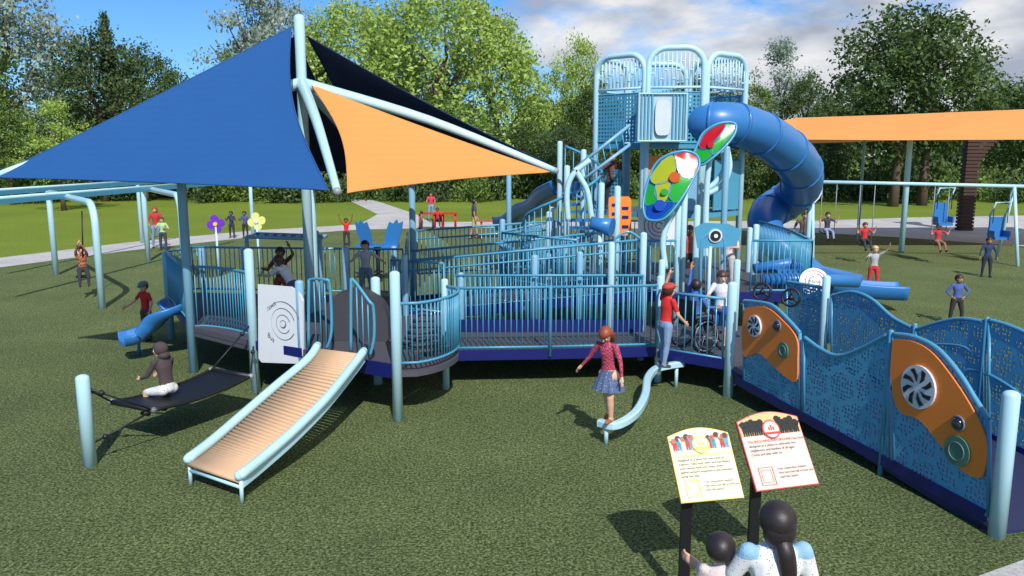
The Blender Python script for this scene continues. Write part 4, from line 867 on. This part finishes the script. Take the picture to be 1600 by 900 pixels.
    if kind=='pony':
        hb.sphere(hl(.02,-.42,-.25),(.8*hh,.68*hh,.95*hh),hm_,24,16,HR)
        pp=smoothpath([hl(.06,-.6,-.6),hl(.14,-.95,-1.0),hl(.26,-1.0,-1.6),hl(.36,-.98,-2.3),hl(.44,-.95,-3.1),hl(.42,-.95,-3.7)],4); nn_=len(pp)
        hb.tube(pp,.38*hh,hm_,16,[(1.05+.15*math.sin(math.pi*min(1,i/nn_*1.4)))*(1 if i<nn_*.55 else max(.08,1-(i-nn_*.55)/(nn_*.47))) for i in range(nn_)])
    if kind=='hood':
        hb.sphere(hl(0,-.45,-.75),(.85*hh,.7*hh,.6*hh),hm_,14,10,HR)
    hb.obj('hood' if kind=='hood' else 'hair',e)
    if hat:
        qb=MB(); 
        rg=[(hl(0,-.08,.42),1.03),(hl(0,-.08,.75),1.0),(hl(0,-.08,1.02),.78),(hl(0,-.08,1.16),.4),(hl(0,-.08,1.2),.1)]
        loftc(qb,[(c,HR@X0,HR@Yf,.9*hh*s,1.04*hh*s) for c,s in rg],hat)
        qb.prism([hl(math.cos(rad(a))*.75,.72+math.sin(rad(a))*.72,.45-.12*math.sin(rad(a))) for a in range(0,181,15)],HR@V((0,0,.05*hh)),hat); qb.obj('cap',e)
    if skirt:
        qb=MB(); n=48; rows=[]; 
        for r_,z,amp in ((.08,.045,0),(.1,-.01,.004),(.135,-.08,.01),(.165,-.16,.016)):
            rows+= [Wd(V(((r_+amp*math.sin(12*6.28318*i/n))*H*math.cos(6.28318*i/n),(r_*.85+amp*math.sin(12*6.28318*i/n))*H*math.sin(6.28318*i/n),z*H))) for i in range(n)]
        qb.add(rows,[(r_*n+i,r_*n+(i+1)%n,(r_+1)*n+(i+1)%n,(r_+1)*n+i) for r_ in range(3) for i in range(n)],skirt,True); qb.obj('skirt',e)
    return e
def plaid(name,a,b_,sc=14):
    m=mat(name,a,.85); nt=m.node_tree;N=nt.nodes;L=nt.links
    tc=N.new('ShaderNodeTexCoord'); ck=N.new('ShaderNodeTexChecker'); ck.inputs['Scale'].default_value=sc*2.2; ck.inputs[1].default_value=(*[lin(x)*.85 for x in a],1); ck.inputs[2].default_value=(*[lin(x)*.85 for x in b_],1)
    L.new(tc.outputs['Object'],ck.inputs[0]); L.new(ck.outputs[0],N['Principled BSDF'].inputs['Base Color']); return m
def dots(name,a,b_,sc=30,thr=.25):
    m=mat(name,a,.85); nt=m.node_tree;N=nt.nodes;L=nt.links
    tc=N.new('ShaderNodeTexCoord'); vo=N.new('ShaderNodeTexVoronoi'); vo.inputs['Scale'].default_value=sc; L.new(tc.outputs['Object'],vo.inputs['Vector'])
    lt=N.new('ShaderNodeMath'); lt.operation='LESS_THAN'; lt.inputs[1].default_value=thr; L.new(vo.outputs['Distance'],lt.inputs[0]); mx=N.new('ShaderNodeMix'); mx.data_type='RGBA'; mx.inputs[6].default_value=(*[lin(x)*.85 for x in a],1); mx.inputs[7].default_value=(*[lin(x)*.85 for x in b_],1)
    L.new(lt.outputs[0],mx.inputs[0]); L.new(mx.outputs[2],N['Principled BSDF'].inputs['Base Color']); return m
PLR=plaid('red_plaid',(150,28,58),(196,92,116),20); PLB=plaid('orange_plaid',(190,110,70),(90,60,50),9); DOT=dots('dotted_white_cloth',(238,238,240),(90,100,120),55,.2); DSK=dots('patterned_denim',(84,104,140),(200,200,215),40,.2)
JEAN=cl(130,155,190); NV=cl(35,50,90); REDC=cl(214,44,40); WH=cl(235,235,238); GR=cl(120,124,130); DGR=cl(52,50,54); KH=cl(190,170,120)
SIT=dict(th=((-.15,1,-.12),(.15,1,-.12)),sh=((-.03,.15,-1),(.03,.1,-1)))
g=P(950,656,.31)
person(g,1.27,140,'girl in red plaid shirt and denim skirt walking on the beam',PLR,SKIN,skin=SKIN,shoes=cl(170,100,60),hair=('long',HRD),lean=(.05,.08,1),ua=((-.4,.1,-1),(.6,.0,-1)),fa=((-.25,.2,-1),(.75,.2,-.9)),th=((-.02,.3,-1),(.0,-.22,-1)),sh=((.02,-.12,-1),(.0,-.36,-1)),head=(5,-38),short_s=False,skirt=DSK,vox=.009,curl=.3,fem=True)
g=P(1037,572,.43)
person(g,1.33,-62,'boy in red shirt standing on the beam beside the railing',REDC,JEAN,shoes=cl(90,80,75),hair=('short',HBR),hat=cl(190,70,62),lean=(0,.1,1),ua=((-.15,.45,1),(.2,.25,-1)),fa=((.35,.1,1),(-.05,.8,-.7)),th=((-.02,.22,-1),(.03,-.08,-1)),sh=((.0,-.15,-1),(.0,-.15,-1)),head=(0,8),vox=.009)
g=P(262,604,.62)
person((g.x,g.y,0),1.28,62,'child in dark hooded top sitting on the black hammock',cl(74,62,66),dots('white_patterned_shorts',(225,225,225),(90,90,100),40,.2),hair=('hood',cl(74,62,66)),lean=(0,.18,1),ua=((-.15,.5,-1),(.15,.5,-1)),fa=((.1,.9,-.3),(-.1,.9,-.3)),zp=.6,short_s=False,short_p=True,head=(22,-8),vox=.009,th=((-.15,1,-.2),(.15,1,-.2)),sh=((-.03,.0,-1),(.03,-.05,-1)))
g=P(224,535); person((g.x,g.y+.2,0),1.2,150,'child in red shirt and grey cap beside the small slide',REDC,cl(90,70,50),hat=GR,ua=((-.5,.1,-1),(.5,.3,-.8)),fa=((-.2,.5,-.9),(.3,.6,-.4)),head=(20,-10))
g=PD(130,428,20.5); person((g.x,g.y,g.z-.0),1.25,-150,'child in orange plaid shirt riding the zip line seat',PLB,DGR,hair=('short',HBR),zp=.12,lean=(0,-.15,1),ua=((.25,.6,.6),(-.1,.6,.7)),fa=((.4,.3,.8),(-.3,.3,.9)),th=((-.1,1,-.3),(.1,1,-.35)),sh=((0,.2,-1),(0,.3,-1)),short_s=False)
g=P(246,388); person(g,1.66,-170,'woman in red top standing and hugging a child',cl(190,50,55),JEAN,hair=('long',HRD),ua=((-.3,.2,-1),(.3,.3,-1)),fa=((.3,.8,-.4),(-.3,.8,-.4)),short_s=False,fem=True)
g=P(256,391); person(g,1.3,-175,'child in pale green shirt standing in front of a woman',cl(170,215,150),cl(60,65,80),hair=('short',HBR),ua=((-.4,.0,-.9),(.4,.1,-.9)),fa=((.4,.5,.3),(-.4,.5,.4)))
for u,sh_,hr in ((363,NV,HBK),(384,cl(70,90,150),HBK)): person(P(u,372),1.2,170,'child in a blue top standing on the turf',sh_,DGR,skin=SKIN3,hair=('short',hr),ua=((-.4,.1,-.9),(.4,.1,-.9)),fa=((.2,.7,.4),(-.2,.7,.4)),group='children standing on the turf')
q=PD(440,440,14.5); person((q.x,14.5,Z1),1.22,175,'child in dark orange shirt playing on the deck',cl(90,50,40),cl(150,70,50),skin=SKIN3,hair=('short',HBK),ua=((-.5,.3,.5),(.4,.3,-.8)),fa=((.2,.4,.8),(0,.8,.2)))
q=PD(455,430,13.6); person((q.x,13.7,Z1),1.28,60,'child in white shirt leaning forward on the deck',WH,cl(80,90,120),skin=SKIN,hair=('long',HBR),lean=(0,.8,1),ua=((-.1,.7,-.6),(.1,.7,-.6)),fa=((0,1,0),(0,1,.0)),fem=True)
q=PD(572,440,15.8); person((q.x,15.8,Z1),1.2,175,'child in pale grey shirt standing on the deck',cl(200,205,215),cl(120,150,180),hair=('short',HBK),ua=((-.8,.2,-.6),(.6,.2,-.8)),fa=((-.5,.5,-.2),(.3,.6,-.2)))
person(P(542,385),1.15,180,'child in red shirt with both arms raised',REDC,DGR,skin=SKIN3,hair=('short',HBK),ua=((-.5,.1,.8),(.5,.1,.8)),fa=((-.2,.1,1),(.2,.1,1)))
person(P(741,373),1.78,-75,'man in dark shirt and khaki shorts walking',cl(70,74,92),KH,skin=SKIN2,hair=('short',HBK),short_p=True,ua=((-.15,.25,-1),(.15,-.2,-1)),fa=((0,.5,-1),(0,.2,-1)),th=((-.05,.3,-1),(.05,-.2,-1)),sh=((0,.05,-1),(0,-.4,-1)))
person(P(674,345),1.6,180,'woman in pink top pushing a wheelchair',cl(200,60,90),JEAN,hair=('long',HBK),skin=SKIN2,ua=((-.2,.5,-.8),(.2,.5,-.8)),fa=((0,1,-.2),(0,1,-.2)),fem=True)
person(P(659,362),1.0,90,'child in white and grey shirt standing near tables',GR,DGR,skin=SKIN3,hair=('short',HBK))
q=PD(957,238,17.2); person((q.x,17.2,2.5),1.2,180,'child in dark clothes standing inside the tower',cl(120,70,60),DGR,hair=('long',HBR),fem=True)
q=PD(1118,515,13.2); person((q.x,12.9,.53),1.32,150,'child in white shirt and blue shorts on the ramp landing',WH,cl(50,90,180),hair=('short',HBR),short_p=True,ua=((-.3,.3,-.9),(.3,.4,-.9)),fa=((-.2,.8,-.3),(.2,.8,-.2)),th=((-.05,.25,-1),(.05,-.2,-1)),sh=((0,-.1,-1),(0,-.45,-1)),head=(30,-10),vox=.01)
q=PD(1138,430,15.2); person((q.x,15.3,tz),1.3,140,'blond child in pale patterned top on the tower deck',cl(225,205,205),cl(200,190,190),hair=('long',HBL),fem=True,ua=((-.4,.3,-.8),(.4,.3,-.8)),fa=((.2,.9,.1),(-.2,.9,.1)))
q=PD(1076,400,15.6); person((q.x,15.6,tz),1.25,180,'child in orange shirt standing on the tower deck',cl(200,100,80),DGR,skin=SKIN2,hair=('short',HBR))
person(P(1492,507),1.12,175,'boy in blue quilted vest standing with hands on hips',cl(78,100,170),DGR,hair=('short',HBK),skin=SKIN2,ua=((-.6,-.1,-.9),(.6,-.1,-.9)),fa=((.7,.35,-.7),(-.7,.35,-.7)),short_s=False,th=((-.2,.05,-1),(.15,0,-1)),sh=((-.05,0,-1),(.03,-.1,-1)),vox=.01,head=(15,0))
person(P(1540,433),1.22,170,'boy in navy jacket standing on the turf',cl(44,62,100),cl(40,48,66),hair=('short',HBK),skin=SKIN2,ua=((-.4,.1,-1),(.4,.2,-.9)),short_s=False)
person(P(1363,452),1.22,170,'blond child in grey top and red trousers pointing',cl(180,182,190),cl(205,50,60),hair=('short',HBL),ua=((-.6,.5,.6),(.4,.4,-.5)),fa=((-.2,.5,.8),(.0,.8,.4)))
g=P(1253,405); person(g,1.7,170,'adult in grey jacket standing behind the tube slide',cl(110,90,80),cl(50,50,60),hair=('short',HBR))
for s_,c1,c2,hr in ((s1,cl(70,60,80),cl(150,160,190),HBK),(s2,REDC,cl(50,55,70),HBR),(s3,cl(190,60,60),cl(150,110,80),HRD)):
    person((s_.x,s_.y,s_.z),1.2,180,'child sitting on a swing and holding the chains',c1,c2,hair=('short',hr),zp=.07,ua=((-.5,.3,-.4),(.5,.3,-.4)),fa=((-.15,.3,1),(.15,.3,1)),th=((-.1,1,-.15),(.1,1,-.15)),sh=((0,.5,-1),(0,.5,-1)),group='children on the swings')
q=PD(1216,795,4.4); WX=q.x
person((WX,4.4,0),1.73,2,'woman in dotted white top with blue shoulders carrying a child',DOT,cl(60,70,100),hair=('pony',HBK),skin=SKIN,ua=((-.22,.35,-1),(.2,.05,-1)),fa=((-.5,.8,.1),(.0,.6,-.8)),short_s=False,fem=True,vox=.008,head=(0,2),yoke=cl(150,195,225),hscale=1.0)
q=PD(1126,856,4.5)
person((q.x,4.5,0),.95,-12,'small child with dark hair carried on an arm',cl(226,210,206),cl(90,100,140),hair=('short',HBK),zp=.93,ua=((-.1,.4,-1),(.15,.5,-1)),fa=((.1,.9,-.2),(-.1,.9,-.2)),th=((-.5,.7,-.6),(.6,.5,-.6)),sh=((0,.1,-1),(.1,0,-1)),vox=.009,hscale=1.25)
# ------------------------------------------------ wheelchairs
def wheelchair(x,y,z,yaw,s=1.):
    e=thing('wheelchair',(0,0,0),'black wheelchair with large spoked wheels on the decking','wheelchair','wheelchairs'); R_=Matrix.Rotation(rad(yaw),3,'Z')
    def W_(p): q=R_@V(p); return V((q.x*s,q.y*s,q.z*s))
    for sx_ in(-1,1):
        b=MB(); b.tube([W_((sx_*.27,.28*math.cos(t*.2618),.29+.28*math.sin(t*.2618))) for t in range(24)],.02*s,BLK,6,loop=True)
        for t in range(10): b.tube([W_((sx_*.27,0,.29)),W_((sx_*.27,.28*math.cos(t*.628),.29+.28*math.sin(t*.628)))],.004*s,STEEL,4)
        b.tube([W_((sx_*.31,.25*math.cos(t*.2618),.29+.25*math.sin(t*.2618))) for t in range(24)],.009*s,STEEL,5,loop=True); b.obj('wheel',e)
        b=MB(); b.tube([W_((sx_*.22,.42+.07*math.cos(t*.5236),.08+.07*math.sin(t*.5236))) for t in range(12)],.015*s,BLK,5,loop=True); b.obj('castor',e)
    b=MB()
    for sx_ in(-1,1): b.tube([W_((sx_*.22,-.32,.9)),W_((sx_*.22,-.2,.88)),W_((sx_*.22,-.16,.45)),W_((sx_*.22,.25,.45)),W_((sx_*.2,.42,.12))],.014*s,BLK,6); b.tube([W_((sx_*.24,-.16,.65)),W_((sx_*.24,.18,.65)),W_((sx_*.24,.2,.45))],.014*s,BLK,6)
    b.obj('frame',e); ax=tuple(R_@q for q in(V((1,0,0)),V((0,1,0)),V((0,0,1))))
    b=MB(); b.box(W_((0,.03,.46)),(.42*s,.4*s,.05*s),BLK,ax); b.box(W_((0,-.17,.68)),(.42*s,.03*s,.4*s),BLK,ax); b.obj('seat',e)
    b=MB(); b.box(W_((0,.46,.11)),(.3*s,.14*s,.02*s),STEEL,ax); b.obj('footrest',e)
    e.location=(x,y,z); return e
q=PD(1084,510,12.75); wheelchair(q.x,12.75,.53,-60,.95)
person((q.x,12.75,.53),1.3,-60,'child in blue top sitting in a wheelchair with arm raised',cl(70,110,185),cl(70,80,100),skin=SKIN2,hair=('short',HBK),zp=.53,ua=((-.25,.3,1),(.3,.4,-.9)),fa=((-.1,.2,1),(.1,.9,-.1)),th=((-.12,1,.02),(.12,1,.02)),sh=((0,.25,-1),(0,.25,-1)),short_s=False,head=(60,5),vox=.01)
g=P(684,358); wheelchair(g.x,g.y,0,180,.85); person((g.x,g.y,0),1.15,180,'child in red top sitting in a wheelchair',REDC,DGR,skin=SKIN3,hair=('short',HBK),zp=.48,ua=((-.3,.3,-.9),(.3,.3,-.9)),fa=((0,1,-.1),(0,1,-.1)),**SIT)
# ------------------------------------------------ background play pieces
def flower(u,v,Y,mt,label):
    c=PD(u,v,Y); e=thing('flower_chime',c,label,'flower chime','flower chimes on posts'); b=MB()
    pts=[]
    for k in range(40): a=k*math.pi/20; r_=.27*(.55+.45*abs(math.cos(2*a))**.6); pts.append(c+V((r_*math.cos(a+.2),0,r_*math.sin(a+.2))))
    b.prism(pts,(0,.04,0),mt); b.disc(c+V((0,-.04,0)),(0,-1,0),.06,.04,YEL if mt is PUR else WHT); b.obj('petals',e); b=MB(); b.tube([c,(c.x,Y+.03,0)],.035,LB,8); b.obj('stem',e)
flower(337,350,24,PUR,'purple flower shaped chime on a thin post'); flower(401,346,24,mat('pale_yellow_plastic',(235,235,140),.4),'pale yellow flower shaped chime on a thin post')
rk=thing('spring_rocker',P(585,400),'blue four seat spring rocker','rocker')
for u,sg in ((570,-1),(614,1)):
    b=MB(); c=PD(u,368,23); X_=V((1,.5*sg,0)).normalized()
    b.prism([c+X_*x+V((sg*.25*z,0,z)) for x,z in ((-.18,-.4),(.18,-.4),(.24,.1),(.2,.4),(.08,.34),(0,.46),(-.08,.34),(-.2,.4),(-.24,.1))],(0,.12,0),SLB); b.box(c+V((-sg*.25,-.1,-.35)),(.5,.5,.1),SLB)
    b.obj('seat',rk)
b=MB(); c=PD(590,385,23); b.box((c.x,23,c.z),(1.2,.5,.1),SLB)
for z in (.1,.2,.3): b.ring((c.x,23,z),(0,0,1),.12,.02,BLK,16)
b.tube([(c.x,23,c.z),(c.x,23,.0)],.06,BLK,8); b.obj('base',rk)
def table(u,v,mt,w):
    g=P(u,v); e=thing('park_table',g,'red metal park table beside the path','table','red park tables'); b=MB(); b.box((g.x,g.y,.76),(w,.8,.05),mt); b.obj('table_top',e)
    for dx in(-w/2+.05,w/2-.05):
        for dy in (-.3,.3): b=MB(); b.tube([(g.x+dx,g.y+dy,.74),(g.x+dx,g.y+dy,0)],.035,mt,8); b.obj('leg',e)
table(668,358,RED,.8); table(702,358,RED,.7); table(772,372,mat('terracotta_paint',(190,90,60),.5),1.2)
ol=thing('overhead_ladder',(-4,15.4,0),'blue overhead ladder above the deck','overhead ladder'); b=MB(); a=PD(385,370,15.5);c=PD(500,374,15.5)
for dy in(0,.6): b.tube([a+V((0,dy,0)),c+V((0,dy,0))],.035,MBL,8)
for k in range(9): q=a.lerp(c,k/8); b.tube([q,q+V((0,.6,0))],.022,MBL,6)
b.obj('rungs',ol)
for q in(a,c): b=MB(); b.tube([(q.x,q.y,Z1),q],.04,MBL,8); b.obj('post',ol)
print('done', len(bpy.data.objects))
